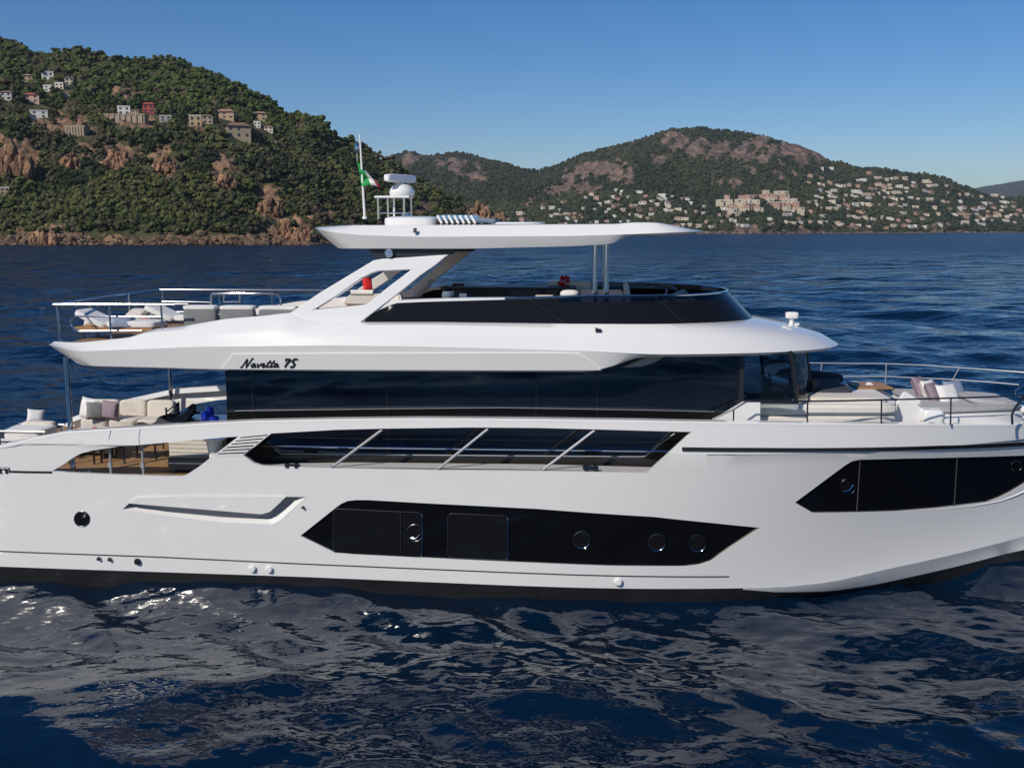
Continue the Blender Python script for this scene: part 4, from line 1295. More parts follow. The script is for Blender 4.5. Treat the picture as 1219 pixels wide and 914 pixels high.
# ---- upper body: the long overhang that carries the flybridge
zb = zline([(66, 421), (75, 428), (88, 434), (110, 435.5), (270, 439.5), (400, 441), (600, 441.5), (700, 441.8), (723, 441.5), (733, 440), (742, 437), (760, 429), (781, 420.5), (850, 419.5)], -2.75)
zc_ = zline([(58, 411.5), (62, 412.5), (94, 418.2), (168, 415.6), (230, 412.9), (299, 412.2), (390, 411), (500, 412.5), (600, 415), (680, 417.3), (781, 419), (850, 419)], -2.82)
zs_ = zline([(58, 410.2), (94, 413), (160, 404), (205, 402), (284, 398), (390, 394.8), (500, 394), (600, 397), (680, 400.5), (770, 404.6), (850, 407)], -2.68)
zt_ = zline([(60, 409.2), (70, 408.2), (100, 406.6), (159, 402), (168, 397.5), (177, 393.5), (190, 390.5), (210, 389.6), (230, 386.3), (269, 379.5), (313, 376), (344, 372.5), (360, 379), (380, 382), (437, 383.5), (520, 383.3), (680, 385.5), (850, 386)], -2.46)
XT = 6.78
def wid(base, x, xt, x1=1.5, p=2.3):
    if x <= x1: return base
    t = min(1, (x - x1) / (xt - x1)); return base * max(0, 1 - t ** p) ** 0.5
def body_line(x0, base, xt, zfun, zfront, n1=70, n2=40):
    pts = []
    x1 = 1.5
    for i in range(n1):
        x = x0 + (x1 - x0) * i / n1
        w = base - (0.16 * (1 - min(1, (x - x0) / .5)) ** 2)
        pts.append((x, -w, zfun(x)))
    for i in range(n2 + 1):
        th = (math.pi / 2) * i / n2
        x = x1 + (xt - x1) * math.sin(th)
        k = min(1, max(0, (x - x1) / 1.6)); k = k * k * (3 - 2 * k)
        pts.append((x, -wid(base, x, xt) if i < n2 else 0.0, zfun(min(x, 3.6)) * (1 - k) + zfront(x) * k))
    return pts
fz = lambda a, b: (lambda x: a + (b - a) * max(0, min(1, (x - 3.0) / (XT - 3.0))) ** 2)
Lb = body_line(-8.34, 2.74, XT - .06, zb, fz(4.965, 4.93))
Lb_in = [(x, y * .80, z + .005) for x, y, z in body_line(-8.30, 2.74, XT - .25, zb, fz(4.965, 4.95))]
Lc = body_line(-8.84, 2.82, XT, zc_, fz(5.005, 4.97))
Ls = body_line(-8.86, 2.70, XT - .35, zs_, fz(5.24, 5.16))
Lt = body_line(-8.82, 2.46, 5.02, zt_, fz(5.525, 5.44))
Li = body_line(-8.74, 2.36, 4.9, lambda x: max(zt_(x) - .005, 5.06), fz(5.52, 5.44))
Lf = body_line(-8.70, 2.34, 4.85, lambda x: 5.05, fz(5.05, 5.05))
m = MB()
def lerp_line(a, b, t): return [tuple(Vector(p).lerp(Vector(q), t)) for p, q in zip(a, b)]
Lcs = lerp_line(Lc, Ls, .5)
Lst = [(x, y - (0.02 if y < 0 else 0), z + .035) for x, y, z in lerp_line(Ls, Lt, .5)]
Lb2 = [(x, y, z - .02) for x, y, z in lerp_line(Lb, Lb_in, .06)]
zero = [(x, 0, z) for x, y, z in Lb_in]
m.quad_strip([zero, Lb_in, Lb2, Lb])
m.quad_strip([Lb, lerp_line(Lb, Lc, .5), Lc])
m.quad_strip([Lc, Lcs, Ls])
m.quad_strip([Ls, Lst, Lt])
m.quad_strip([Lt, Li, Lf, [(x, 0, 5.05) for x, y, z in Lf]])
# stern face
st = [l[0] for l in (zero, Lb_in, Lb2, Lb, Lc, Lcs, Ls, Lst, Lt, Li, Lf)]
m.poly(st + [(Lf[0][0], 0, 5.05)])
m.mirror_y()
body = part(m, "upper_body", GEL, smooth=28)
m = MB(); m.poly([(x, y * .985, 5.065) for x, y, z in Lf] + [(x, -y * .985, 5.065) for x, y, z in Lf[::-1]]); part(m, "flybridge_deck", TEAK, smooth=0)
# raised name plate along the side and the grey gusset where the overhang steps up
def body_hb(x, z): return 2.82 if z > zc_(x) else 2.74 + .08 * max(0, min(1, (z - zb(x)) / max(.05, zc_(x) - zb(x))))
plate = [(264, 439.2), (278, 421.4), (420, 420.6), (560, 420.2), (660, 420), (690, 421), (706, 432), (716, 440.5), (600, 440.6), (400, 440)]
q = [(lambda p: (p.x, p.z))(surf(a, b, body_hb)) for a, b in plate]
part(shell(q, [], .022, .05, .3, (), mirror=False, form=body_hb), "name_panel", GEL, smooth=25, bevel=.006)
for s_ in (-1, 1):
    m = MB()
    pts = [Q(a, b, -2.35) for a, b in ((742, 437.5), (785, 419), (800, 419), (780, 431), (765, 436))]
    f = [(p.x, p.y * -s_, p.z) for p in pts]; bk = [(x, y * .85, z) for x, y, z in f]
    m.poly(f); m.poly(bk[::-1])
    for i in range(5): m.poly([f[i], f[(i + 1) % 5], bk[(i + 1) % 5], bk[i]])
    part(m, "overhang_gusset", GREY, smooth=0)
    if s_ < 0: continue
# bead that catches the light along the crease
m = MB(); 
def side_light(px, py):
    p = surf(px, py, lambda x, z: 2.62); m = MB(); m.box((p.x, p.y - .02, p.z), (.10, .05, .06)); m.lathe([(.03, 0), (.02, .05)], (p.x - .03, p.y - .03, p.z), 8); part(m, "side_light", STEELD)
side_light(712, 393)

# script lettering on the name panel: Navetta 75
STROKES = {
 'N': (1.05, [[(-.18, .04), (-.05, -.02), (.10, .10), (.42, .95), (.52, .02), (.62, .10), (.92, .92), (1.05, 1.0), (1.15, .94)]]),
 'a': (.62, [[(.44, .38), (.30, .44), (.10, .30), (.05, .08), (.18, -.01), (.36, .14), (.46, .40), (.42, .08), (.50, 0), (.66, .12)]]),
 'v': (.55, [[(.02, .30), (.12, .42), (.18, .02), (.26, .02), (.50, .42), (.62, .38)]]),
 'e': (.52, [[(.04, .18), (.34, .26), (.36, .42), (.20, .42), (.08, .16), (.18, 0), (.34, .02), (.54, .14)]]),
 't': (.46, [[(.38, .80), (.10, .10), (.20, 0), (.48, .12)], [(.06, .50), (.52, .52)]]),
 '7': (.72, [[(.10, .72), (.16, .90), (.72, .88), (.42, .45), (.28, 0)]]),
 '5': (.72, [[(.78, .90), (.36, .88), (.24, .50), (.50, .56), (.62, .36), (.50, .08), (.24, 0), (.08, .10)]])}
def spline(pts, k=5):
    out = []
    for i in range(len(pts) - 1):
        p0 = pts[max(i - 1, 0)]; p1 = pts[i]; p2 = pts[i + 1]; p3 = pts[min(i + 2, len(pts) - 1)]
        for j in range(k):
            t = j / k
            out.append(tuple(.5 * (2 * p1[c] + (p2[c] - p0[c]) * t + (2 * p0[c] - 5 * p1[c] + 4 * p2[c] - p3[c]) * t * t + (3 * p1[c] - p0[c] - 3 * p2[c] + p3[c]) * t ** 3) for c in (0, 1)))
    out.append(pts[-1]); return out
m = MB()
xpx = 287.0; hpx_ = 12.5
for ch in "Navetta 75":
    if ch == ' ': xpx += 4.5; continue
    adv, sts = STROKES[ch]
    for s_ in sts:
        sp = s_ if ch in '7' else spline(s_)
        q = []
        for (a, b) in sp:
            sx = xpx + (a + b * .34) * hpx_ * .84; sy = 437.3 - b * hpx_ * .84
            p = surf(sx, sy, body_hb, .026); q.append(p)
        # broad-nib ribbon
        wd = .021 if ch in '75' else .0145
        up_ = [Vector((p.x - wd * .55, p.y, p.z + wd)) for p in q]; dn_ = [Vector((p.x + wd * .55, p.y, p.z - wd)) for p in q]
        m.quad_strip([up_, dn_])
        m.quad_strip([[p + Vector((0, .004, 0)) for p in dn_], [p + Vector((0, .004, 0)) for p in up_]])
    xpx += adv * hpx_ * .83
part(m, "name_lettering", INK, smooth=0)

# ---- flybridge screen
Gb = [(x, y * 1.0, z + .004) for x, y, z in Lt if x > -2.75]
def screen_top():
    pts = []
    for x, y, z in Gb:
        if x <= 1.5:
            t = (x + 2.75) / 4.25
            zz = float(np.interp(x, [-2.75, -2.1, -1.5, 0.03, 1.6], [5.60, 5.90, 5.93, 5.98, 6.035]))
            pts.append((x + .02, -2.33, zz))
        else:
            th = (x - 1.5) / (5.02 - 1.5)
            x2 = 1.5 + (4.50 - 1.5) * th
            pts.append((x2, -2.33 * max(0, 1 - th ** 2.6) ** .5 if x < 5.019 else 0.0, 6.04))
    return pts
Gt = screen_top()
m = MB()
inn = lambda L, d: [(x - d * .3, y * (1 - d / 2.3), z) for x, y, z in L]
G8 = lerp_line(Gb, Gt, .80); Gm = lerp_line(Gb, Gt, .5)
m.quad_strip([Gb, Gm, G8, inn(G8, .03), inn(Gm, .03), inn(Gb, .03)])
iA = min(i for i, p in enumerate(Gt) if p[0] > 1.0)
m.quad_strip([G8[:iA + 1], Gt[:iA + 1], inn(Gt[:iA + 1], .03), inn(G8[:iA + 1], .03)])
m.mirror_y()
scr = part(m, "flybridge_screen", SCREENG, smooth=40)
m = MB(); m.quad_strip([G8[iA:], Gt[iA:]]); m.mirror_y(); part(m, "screen_edge", SMOKE, scr, smooth=40)
m = MB(); gt = [p for p in Gt if p[0] > -.1]
m.tube([(x, y, z + .012) for x, y, z in gt] + [(x, -y, z + .012) for x, y, z in gt[::-1]], .022, 8); part(m, "screen_rail", STEEL, scr)
m = MB(); gt = [p for p in Gt if p[0] < 1.3]
for s_ in (-1, 1):
    r2 = []
    for x, y, z in gt: tp = max(.12, min(1, (1.4 - x) / 2.2)); r2.append([(x, y * s_ * 1.006, z - .006), (x, y * s_ * 1.004, z + .045 * tp), (x, y * s_ * .94, z + .05 * tp), (x, y * s_ * .94, z - .02)])
    m.quad_strip(r2, closed=True)
part(m, "screen_coping", GEL, smooth=30)
for (x0, x1) in ((.55, 1.15), (2.9, 3.5)):
    i0 = min(range(len(Gt)), key=lambda i: abs(Gt[i][0] - x0)); i1 = min(range(len(Gb)), key=lambda i: abs(Gb[i][0] - x1))
    a, b = Vector(Gt[i0]), Vector(Gb[i1])
    m = MB(); m.tube([a + Vector((0, -.004, 0)), a.lerp(b, .5) + Vector((0, -.02, 0)), b + Vector((0, -.006, .01))], .008, 5); part(m, "screen_joint", FRAME, scr)

# ---- raked arch
def arch_y(z): return 2.50 - .40 * max(0, min(1, (z - 5.2) / 1.6))
def AQ(px, py):
    p = None; y = -2.3
    for _ in range(8):
        p = Q(px, py, y); y = -arch_y(p.z)
    return (p.x, p.z)
ARCH = [(340, 382.5), (345, 373), (381, 348.5), (415, 328), (445, 310), (455, 308.3), (488, 306.3), (520, 304), (534, 303.3), (520, 315), (500, 329), (483, 343), (457, 363), (432, 382), (414, 394.3), (409, 393), (397, 384.5), (385, 383.5)]
AHOLE = [(375, 368.6), (405, 350), (430, 332), (442, 325.8), (450, 323), (489.5, 321.3), (462, 342), (436, 362.8)]
for s_ in (-1, 1):
    m = shell([AQ(*p) for p in ARCH], [[AQ(*p) for p in AHOLE]], 0.03, .26, 50, (), mirror=False, form=lambda x, z: arch_y(z))
    m.v = [(x, -y * s_, z) for x, y, z in m.v]; part(m, "radar_arch", GEL, smooth=25, bevel=.015)
    m = shell([AQ(*p) for p in ((438, 295), (446, 308.5), (536, 303.8), (548, 294.5))], [], -.01, .24, 50, (), mirror=False, form=lambda x, z: arch_y(z) - .02)
    m.v = [(x, -y * s_, z) for x, y, z in m.v]; part(m, "arch_riser", FRAME, smooth=0)
p = Q(463, 301.5, -2.16)
m = MB(); m.lathe([(.075, .02), (.085, .0), (.07, -.03)], (0, 0, 0), 16, axis='Y'); m.v = [(p.x + x, p.y + y - .0, p.z + z) for x, y, z in m.v]
part(m, "arch_lamp", LENS)

# ---- hardtop
def sup(xa, xb, w, z, ra=1.0, rf=1.0, ns=70, nc=12, ne=8):
    """rounded plan of the hardtop, sampled densely along its sides; near side first, aft to bow, then back along the far side"""
    near_ = []
    for i in range(nc):                                    # aft corner
        t = math.pi / 2 * i / nc
        near_.append((xa + ra * (1 - math.sin(t)) if False else xa + ra * (1 - math.cos(t)), -(w - ra) - ra * math.sin(t)))
    for i in range(ns + 1):
        near_.append((xa + ra + (xb - rf - xa - ra) * i / ns, -w))
    for i in range(1, nc + 1):
        t = math.pi / 2 * i / nc
        near_.append((xb - rf + rf * math.sin(t), -(w - rf) - rf * math.cos(t)))
    aft = [(xa - .22 * (1 - (y / (w - ra)) ** 2), y) for y in np.linspace(-(w - ra), 0, ne)[1:]][::-1]
    fore = [(xb + .10 * (1 - (y / (w - rf)) ** 2), y) for y in np.linspace(-(w - rf), 0, ne)[1:]]
    half = aft + near_ + fore
    full = half + [(x, -y) for x, y in half[::-1][1:-1]]
    return [(x, y, z(x)) for x, y in full]
hz_b = zline([(397, 295.8), (560, 296), (600, 295), (680, 293.2), (715, 291.3), (728, 290), (737, 286.5), (748, 280.8), (760, 280.4), (818, 280), (834, 277)], -2.1)
hz_c = zline([(371, 272), (398, 277), (430, 280), (500, 282), (680, 281), (735, 279.5), (760, 278.5), (834, 275.6)], -2.25)
hz_t = zline([(371, 270.2), (420, 268.5), (600, 268), (735, 267.0), (750, 265.2), (778, 265.2), (801, 268.2), (834, 274.8)], -2.0)
HB = sup(-3.30, 3.70, 2.17, hz_b, .5, .9)
HC = sup(-3.78, 3.84, 2.26, hz_c, .7, 1.0)
HT = sup(-3.66, 3.76, 2.04, hz_t, .7, 1.0)
HI = sup(-3.4, 3.5, 1.75, lambda x: hz_t(x) + .012, .6, .9)
m = MB()
cb = [( (p[0]) * .6, 0, 6.99) for p in HB]
HBi = [(p[0] * .97, p[1] * .93, p[2] + .0) for p in HB]
m.quad_strip([HBi, HB, [tuple(Vector(a).lerp(Vector(b), .5) + Vector((0, .0, -.012))) for a, b in zip(HB, HC)], HC, [tuple(Vector(a).lerp(Vector(b), .5) + Vector((0, 0, .012))) for a, b in zip(HC, HT)], HT, HI], closed=True)
k = len(HB)
for Lp, rv in ((HI, False), (HBi, True)):
    for i in range(k // 2):
        i2 = i + 1
        a_, b_, c_, d_ = Lp[i], Lp[i2], Lp[(k - i2) % k], Lp[(k - i) % k]
        m.poly([p for p in (a_, b_, c_, d_)] if not rv else [d_, c_, b_, a_])
hardtop = part(m, "hardtop", GEL, smooth=28)
# louvred sun roof and the low plinth of the mast
m = MB(); m.cushion((-2.05, 0, 7.44), (1.15, 1.6, .24), p=5); part(m, "mast_plinth", GEL)
for i in range(7):
    m = MB(); m.box((-1.44 + i * .115, 0, 7.49), (.045, 1.3, .19), ry=R(-30)); part(m, "roof_louvre", GEL)
m = MB(); m.box((-1.1, 0, 7.43), (.8, 1.26, .07)); part(m, 'louvre_well', BLACK, smooth=0)
m = MB(); m.box((-.50, .0, 7.475), (.42, 1.3, .10), ry=R(5)); part(m, "solar_panel", SOLAR, bevel=.02)
m = MB(); m.cushion((.1, 0, 7.41), (1.2, 1.3, .07), p=4); part(m, "roof_hatch", GEL)
m = MB(); m.tube([Q(494, 277, -2.27), Q(494, 272, -2.25)], .035, 8); part(m, "roof_light", DGREY)
# radar mast
mx0, mx1 = -2.80, -2.20
mast = MB(); mast.box(((mx0 + mx1) / 2, 0, 7.96), (.74, .52, .045)); mo = part(mast, "radar_mast", GEL, bevel=.01)
for x, y in ((mx0, -.22), (mx0 + .12, .22), (mx1 - .05, -.22), (mx1 + .02, .22), (mx0 + .30, -.02)):
    mm = MB(); mm.tube([(x, y, 7.5), (x, y, 7.95)], .022, 8); part(mm, "mast_post", GEL if abs(y) < .1 else STEEL, mo)
mm = MB(); mm.tube([(mx0, -.22, 7.63), (mx1, -.22, 7.63)], .014, 6); mm.tube([(mx0 + .12, .22, 7.63), (mx1, .22, 7.63)], .014, 6); part(mm, "mast_bar", STEEL, mo)
mm = MB(); mm.cushion((mx1 - .02, -.12, 7.56), (.2, .14, .12)); part(mm, "horn", STEEL, mo)
rd = MB(); rd.lathe([(.24, 0), (.27, .04), (.26, .12), (.20, .20), (.12, .24)], (-2.33, 0, 7.985), 20); ro = part(rd, "radar_pedestal", GEL, mo, smooth=50)
rb = MB(); rb.cushion((0, 0, 0), (.95, .17, .17), p=6, rz=R(62)); rb.v = [(x - 2.36, y, z + 8.345) for x, y, z in rb.v]; part(rb, "radar_scanner", GEL, mo)
rb = MB(); rb.tube([(-2.36, 0, 8.2), (-2.36, 0, 8.3)], .08, 10); part(rb, "radar_neck", GEL, mo)
# pole and its lamp
m = MB(); a, b = Q(434, 258, .3), Q(428.2, 160, .3); m.tube([a, b], .028, 8, r2=.018); m.lathe([(.05, -.05), (.05, .0)], tuple(a), 8); po = part(m, "flag_pole", GEL)
m = MB(); p = Q(424.6, 176, .3); m.lathe([(.03, -.11), (.045, -.04), (.045, .03), (.03, .09)], tuple(p), 10); m.tube([p, Q(428.8, 176, .3)], .01, 6); part(m, "pole_lamp", STEEL, po)
m = MB(); m.tube([Q(424.8, 180, .3), Q(425.2, 192, .3)], .006, 4); part(m, "halyard", GEL, po)

# hardtop posts, poles of the overhang
for y in (-1.92, 1.92):
    for x in (1.75, 1.965):
        m = MB(); m.tube([(x, y, 5.9), (x, y, 7.03)], .054, 12); part(m, "hardtop_post", STEEL)
for y in (-2.45, 2.45):
    m = MB(); m.tube([(-8.62, y, 2.4), (-8.62, y, 4.80)], .05, 12); m.lathe([(.08, 0), (.08, .03)], (-8.62, y, 2.41), 12); part(m, "overhang_pole", STEEL)
# gate stanchions in the aft opening
for px, ty in ((132.5, 531), (171, 528)):
    a = S(px, 566.5, -.12); b = S(px, ty, -.1)
    m = MB(); m.tube([(a.x, a.y, a.z), (a.x, a.y, b.z)], .024, 8)
    m.lathe([(.045, 0), (.045, .03)], (a.x, a.y, a.z), 10); m.box((a.x - .01, a.y, a.z + .22), (.07, .06, .10)); part(m, "gate_stanchion", STRUT)
for px in (84, 106): 
    a = S(px, 564.2, -.1); m = MB(); m.tube([(a.x - .06, a.y, a.z), (a.x, a.y, a.z + .06), (a.x + .06, a.y, a.z)], .02, 6); part(m, "deck_cleat", STEEL)

# ---- flybridge rails
def rail(name, segs, r=.02, mtl=STEEL):
    m = MB()
    for s_ in segs: m.tube(s_, r, 8)
    return part(m, name, mtl)
Zr = 5.84
ry = 2.48
rail("flybridge_rail", [[(-8.78, -ry, Zr), (-7.0, -ry, Zr + .01), (-6.35, -ry, Zr + .015)], [(-8.70, -ry, 5.05), (-8.72, -ry, Zr)], [(-7.66, -ry, 5.1), (-7.66, -ry, Zr)], [(-6.62, -ry, 5.3), (-6.62, -ry, Zr)]], .022)
rail("flybridge_rail", [[(-8.35, -2.34, 5.31), (-8.50, -2.34, 5.36), (-8.54, -2.34, 5.45), (-8.50, -2.34, 5.56), (-8.42, -2.34, 5.60), (-6.7, -2.34, 5.60)], [(-8.38, -2.34, 5.31), (-7.1, -2.34, 5.33)]], .018)
rail("stern_rail", [[(-8.78, -ry, Zr), (-8.86, -1.2, Zr), (-8.90, 0, Zr), (-8.86, 1.2, Zr), (-8.78, ry, Zr)]] + [[(-8.84, y, 5.05), (-8.84, y, Zr)] for y in (-.9, .9)], .018)
rail("flybridge_rail", [[(-8.78, ry, Zr), (-4.6, ry, Zr + .01), (-3.4, ry, Zr)], [(-8.7, ry, 5.05), (-8.72, ry, Zr)]] + [[(x, ry, 5.1), (x, ry, Zr)] for x in (-7.3, -6.0)], .022)
rail("flybridge_rail", [[(-8.7, 2.4, 5.50), (-8.05, 2.4, 5.50)], [(-8.7, 2.4, 5.30), (-8.05, 2.4, 5.31)]], .018)
# hatch rail loops
yq = 1.0
def loop(pts, y): return [Q(a, b, y) for a, b in pts]
rail("stair_rail", [loop([(251, 364), (251, 352), (253, 349.5), (325, 349.3), (331, 351), (334, 356), (334.5, 364)], .6), loop([(285, 347), (285, 359.5), (266, 359.5), (266, 350)], 1.2), loop([(193, 359), (226, 359.5), (250, 360)], .9), loop([(197, 371.5), (226, 371.5)], .9)], .022)

# ---- foredeck house, seats base, sunpad base
def ext_plan(pts, z0, z1, name, mtl, bevel=.03, taper=0.0, parent=None):
    m = MB(); n = len(pts)
    cx = sum(p[0] for p in pts) / n; cy = sum(p[1] for p in pts) / n
    top = [(x + (cx - x) * taper, y + (cy - y) * taper, z1) for x, y in pts]
    lo_ = [(x, y, z0) for x, y in pts]
    m.poly(lo_[::-1]); m.poly(top)
    for i in range(n): m.poly([lo_[i], lo_[(i + 1) % n], top[(i + 1) % n], top[i]])
    return part(m, name, mtl, parent, bevel=bevel, smooth=35)
HOUSE = [(4.0, -2.0), (5.6, -1.78), (7.3, -1.66), (7.62, -1.5), (7.72, -1.2), (7.72, 1.2), (7.62, 1.5), (7.3, 1.66), (5.6, 1.78), (4.0, 2.0)]
ext_plan(HOUSE, 3.1, 3.70, "foredeck_house", GEL2, .025)
hs = yacht.children[-1]
ext_plan([(x * 1.0 + (.03 if x > 7 else 0), y * 1.02) for x, y in HOUSE], 3.735, 3.93, "house_top", GEL2, .05, parent=hs)
for s_ in (-1, 1):
    m = flat_side([(842, 503.5), (884, 478.2), (905, 477.6), (905, 507), (842, 507)], -2.14, .10, False); m.v = [(x, -y * s_, z) for x, y, z in m.v]; part(m, "house_wing", GEL, hs, smooth=0)
ext_plan([(x - .05, y * .97) for x, y in HOUSE], 3.69, 3.745, "house_groove_shade", GREY, 0, parent=hs)  # recessed band; the groove's thin shadow is put into its grey
# slanted white stair coamings and their wooden tread
for y, x0 in ((-1.15, 7.75), (-.55, 7.98), (.75, 7.6)):
    m = MB(); m.box((x0 + .17, y, 3.62), (.62, .09, .62), ry=R(32)); part(m, "stair_coaming", GEL, bevel=.03)
m = MB(); m.box((7.98, -.9, 3.46), (.34, .55, .05)); m.box((8.2, -.9, 3.28), (.3, .55, .05)); part(m, "stair_tread", TEAKT, bevel=.01)
PAD = [(8.28, -1.28), (8.7, -1.30), (10.1, -.92), (10.4, -.7), (10.4, .7), (10.1, .95), (8.9, 1.28), (8.28, 1.28)]
ext_plan(PAD, 3.15, 3.69, "sunpad_base", GEL, .04, .02)
m = MB(); m.cushion((8.42, -1.15, 3.62), (.42, .42, .34), p=5); part(m, "sunpad_corner", GEL)

# ---- bow rails
def rail_b(name, pxs, y_of, r, mtl):
    m = MB()
    for s_ in pxs: m.tube([Q(a, b, y_of(a)) for a, b in s_], r, 7)
    return part(m, name, mtl)
yn = lambda px: -float(np.interp(px, [873, 960, 1050, 1131, 1206, 1260], [2.50, 2.36, 2.06, 1.72, 1.32, .95]))  # near rail and stanchions: their shading is put into the darker steel
rail_b("bow_rail", [[(848, 499), (873, 487.5), (889, 477.8), (925, 478), (1000, 477.2), (1090, 475), (1175, 472.6), (1219, 470.5), (1250, 468)]], yn, .017, STEELD)
for px, ty, by in ((873, 487.5, 504.5), (961, 477.6, 505.5), (1049, 476.2, 506), (1131.5, 474, 506)):
    rail_b("bow_stanchion", [[(px + .5, ty), (px, by)]], yn, .016, STEELD)
rail_b("bow_stanchion", [[(1205, 505), (1204.5, 494), (1208, 486), (1214, 478), (1222, 466)]], yn, .024, STEELD)
yf = lambda px: float(np.interp(px, [900, 960, 1055, 1142, 1219, 1260], [2.5, 2.38, 2.12, 1.72, 1.25, .9]))
rail_b("bow_rail", [[(945, 432), (960, 432), (1055, 433), (1100, 434.8), (1147, 438), (1190, 441), (1219, 443.3), (1255, 446)], [(955, 447.5), (1055, 448.2), (1130, 451.5), (1180, 455), (1213, 458)]], yf, .013, STRUT)
for a, b in (((1055, 433.5), (1054, 459)), ((1142, 438), (1130, 459)), ((978, 432), (977, 452))):
    rail_b("bow_stanchion", [[a, b]], yf, .014, STRUT)
rail_b("bow_rail", [[(1208, 471), (1209, 465), (1214, 461), (1225, 455)]], lambda p: .95, .02, STEEL)
# searchlight on the brow
m = MB(); p = Q(942, 389, -.2)
m.cushion((p.x, p.y, p.z - .03), (.28, .28, .10)); m.tube([p, (p.x, p.y, p.z + .2)], .05, 10); m.cushion((p.x, p.y, p.z + .24), (.26, .2, .14), p=5)
m.box((p.x + .1, p.y + .05, p.z + .05), (.12, .08, .05)); part(m, "searchlight", GEL)

# ---- flybridge bar, console
m = MB()
m.box((.0, .55, 5.55), (2.6, .7, .96)); part(m, "bar_counter", DGREY, bevel=.02)
bar = yacht.children[-1]
m = MB(); m.box((-.1, .5, 6.05), (2.9, .95, .045)); part(m, "bar_top", BLACK, bar, bevel=.01)
m = MB(); m.box((-.55, .19, 5.95), (.95, .02, .09)); m.box((.66, .19, 5.93), (.14, .02, .13)); m.box((1.05, .19, 5.93), (.18, .02, .12)); part(m, "bar_appliance", BLACK, bar)
m = MB(); m.box((3.55, -.35, 5.50), (.55, 1.3, .85), taper=.8); m.box((3.45, -.35, 5.95), (.4, 1.1, .05), ry=R(-25)); part(m, "helm_console", DGREY, bevel=.03)
con = yacht.children[-1]
m = MB(); c0 = (3.16, -.45, 5.86)
m.tube([(c0[0] + .06 * math.sin(a), c0[1] + .2 * math.cos(a), c0[2] + .2 * math.sin(a)) for a in np.linspace(0, 6.283, 21)], .014, 6)
m.tube([c0, (3.4, -.45, 5.8)], .02, 6); part(m, "steering_wheel", STEEL, con)
m = MB(); m.cushion((2.62, -.45, 5.62), (.50, .5, .14)); m.cushion((2.42, -.45, 5.93), (.12, .48, .58), ry=R(-8)); m.tube([(2.6, -.45, 5.07), (2.6, -.45, 5.6)], .06); part(m, "helm_seat", PALE, bevel=0)
m = MB(); m.tube([Q(a, b, .6) for a, b in ((775, 343), (790, 339.5), (800, 341), (806, 346))], .018, 6); part(m, "console_rail", STEEL)

# ---- cockpit bar cabinet under the overhang
cab = MB(); cab.box((-6.42, -1.0, 2.82), (.98, 1.5, .84)); co_ = part(cab, "cockpit_cabinet", CREAM if False else GEL2, bevel=.01)
for i in range(6):
    mm = MB(); mm.box((-6.42, -1.765, 2.73 + i * .085), (.98, .03, .068)); part(mm, "cabinet_slat", WALLS['cream'] if False else CREAM, co_)
mm = MB(); mm.box((-6.42, -1.0, 3.26), (1.1, 1.56, .05)); part(mm, "cabinet_top", GEL, co_, bevel=.01)
mm = MB(); mm.box((-6.38, -1.86, 2.58), (1.0, .22, .26), ry=0); part(mm, "step", DGREY, co_, bevel=.04)
mm = MB(); mm.box((-6.38, -1.94, 2.60), (1.0, .12, .02)); part(mm, "step_trim", GEL, co_)
m = MB(); m.lathe([(.17, 0), (.14, .12), (.12, .4), (.17, .72), (.26, .8)], (-5.72, -2.35, 2.42), 20); part(m, "cap_bracket", GEL, smooth=50)

# ================================================================== LOOSE THINGS ON BOARD
def piece(mb, name, m, parent, **k): return mb.build(name, m, parent, **k)
def P3(p, z=None): return (p[0], p[1], p[2] if z is None else z)

# aft cockpit: steel-framed bench, sofa, tables, pillows
t = near("outdoor_bench", "steel framed bench with cream cushions beside the aft rail post", "bench", (-10.25, -1.1, 2.40))
m = MB()
for x in (-.42, .50):
    for y in (-.4, .4): m.tube([(x, y, 0), (x, y, .70)], .022, 6)
for y in (-.4, .4): m.tube([(-.46, y, .70), (.56, y, .70)], .025, 6)
m.tube([(-.42, -.4, .70), (-.42, .4, .70)], .022, 6)
piece(m, "frame", STEEL, t)
m = MB()
for z in (.34, .43, .52): m.box((0.04, -.4, z), (.9, .03, .05))
piece(m, "side_slats", GEL, t)
m = MB(); m.cushion((0.02, 0, .62), (.86, .8, .22), p=6); piece(m, "seat_cushion", PALE, t)
m = MB(); m.cushion((.05, .30, .745), (.7, .2, .10), p=4); piece(m, "back_cushion", CREAM, t)
t = near("pillow", "small white pillow standing up on the steel framed bench", "pillow", (-10.42, -.55, 3.25)); m = MB(); m.pillow((0, 0, 0), (.34, .16, .30), ry=R(8), rz=R(25), rx=R(-15)); piece(m, "pillow_cover", PALE, t)

t = near("sofa", "long cream outdoor sofa along the far bulwark of the aft cockpit", "sofa", (-9.15, 1.25, 2.40))
m = MB(); m.box((0, 0, .18), (2.1, .85, .2)); m.box((0, .42, .5), (2.1, .05, .6)); 
for x in (-.95, .95): m.box((x, 0, .04), (.06, .7, .08))
piece(m, "frame", STEELD, t, bevel=.01)
for x in (-.68, .0, .68):
    m = MB(); m.cushion((x, -.04, .42), (.68, .8, .24), p=6); piece(m, "seat_cushion", CREAM, t)
    m = MB(); m.cushion((x, .28, .66), (.66, .22, .46), p=6, rx=R(-8)); piece(m, "back_cushion", CREAM, t)
m = MB(); 
for z in (.42, .52, .62, .72): m.tube([(1.06, -.35, z), (1.06, .38, z + .1)], .018, 5)
for y in (-.35, .38): m.tube([(1.06, y, .05), (1.06, y, .82)], .022, 6)
piece(m, "arm_frame", STEELD, t)
t = near("ottoman", "low cream ottoman in front of the sofa, beside the steel post", "ottoman", (-9.2, -.3, 2.40))
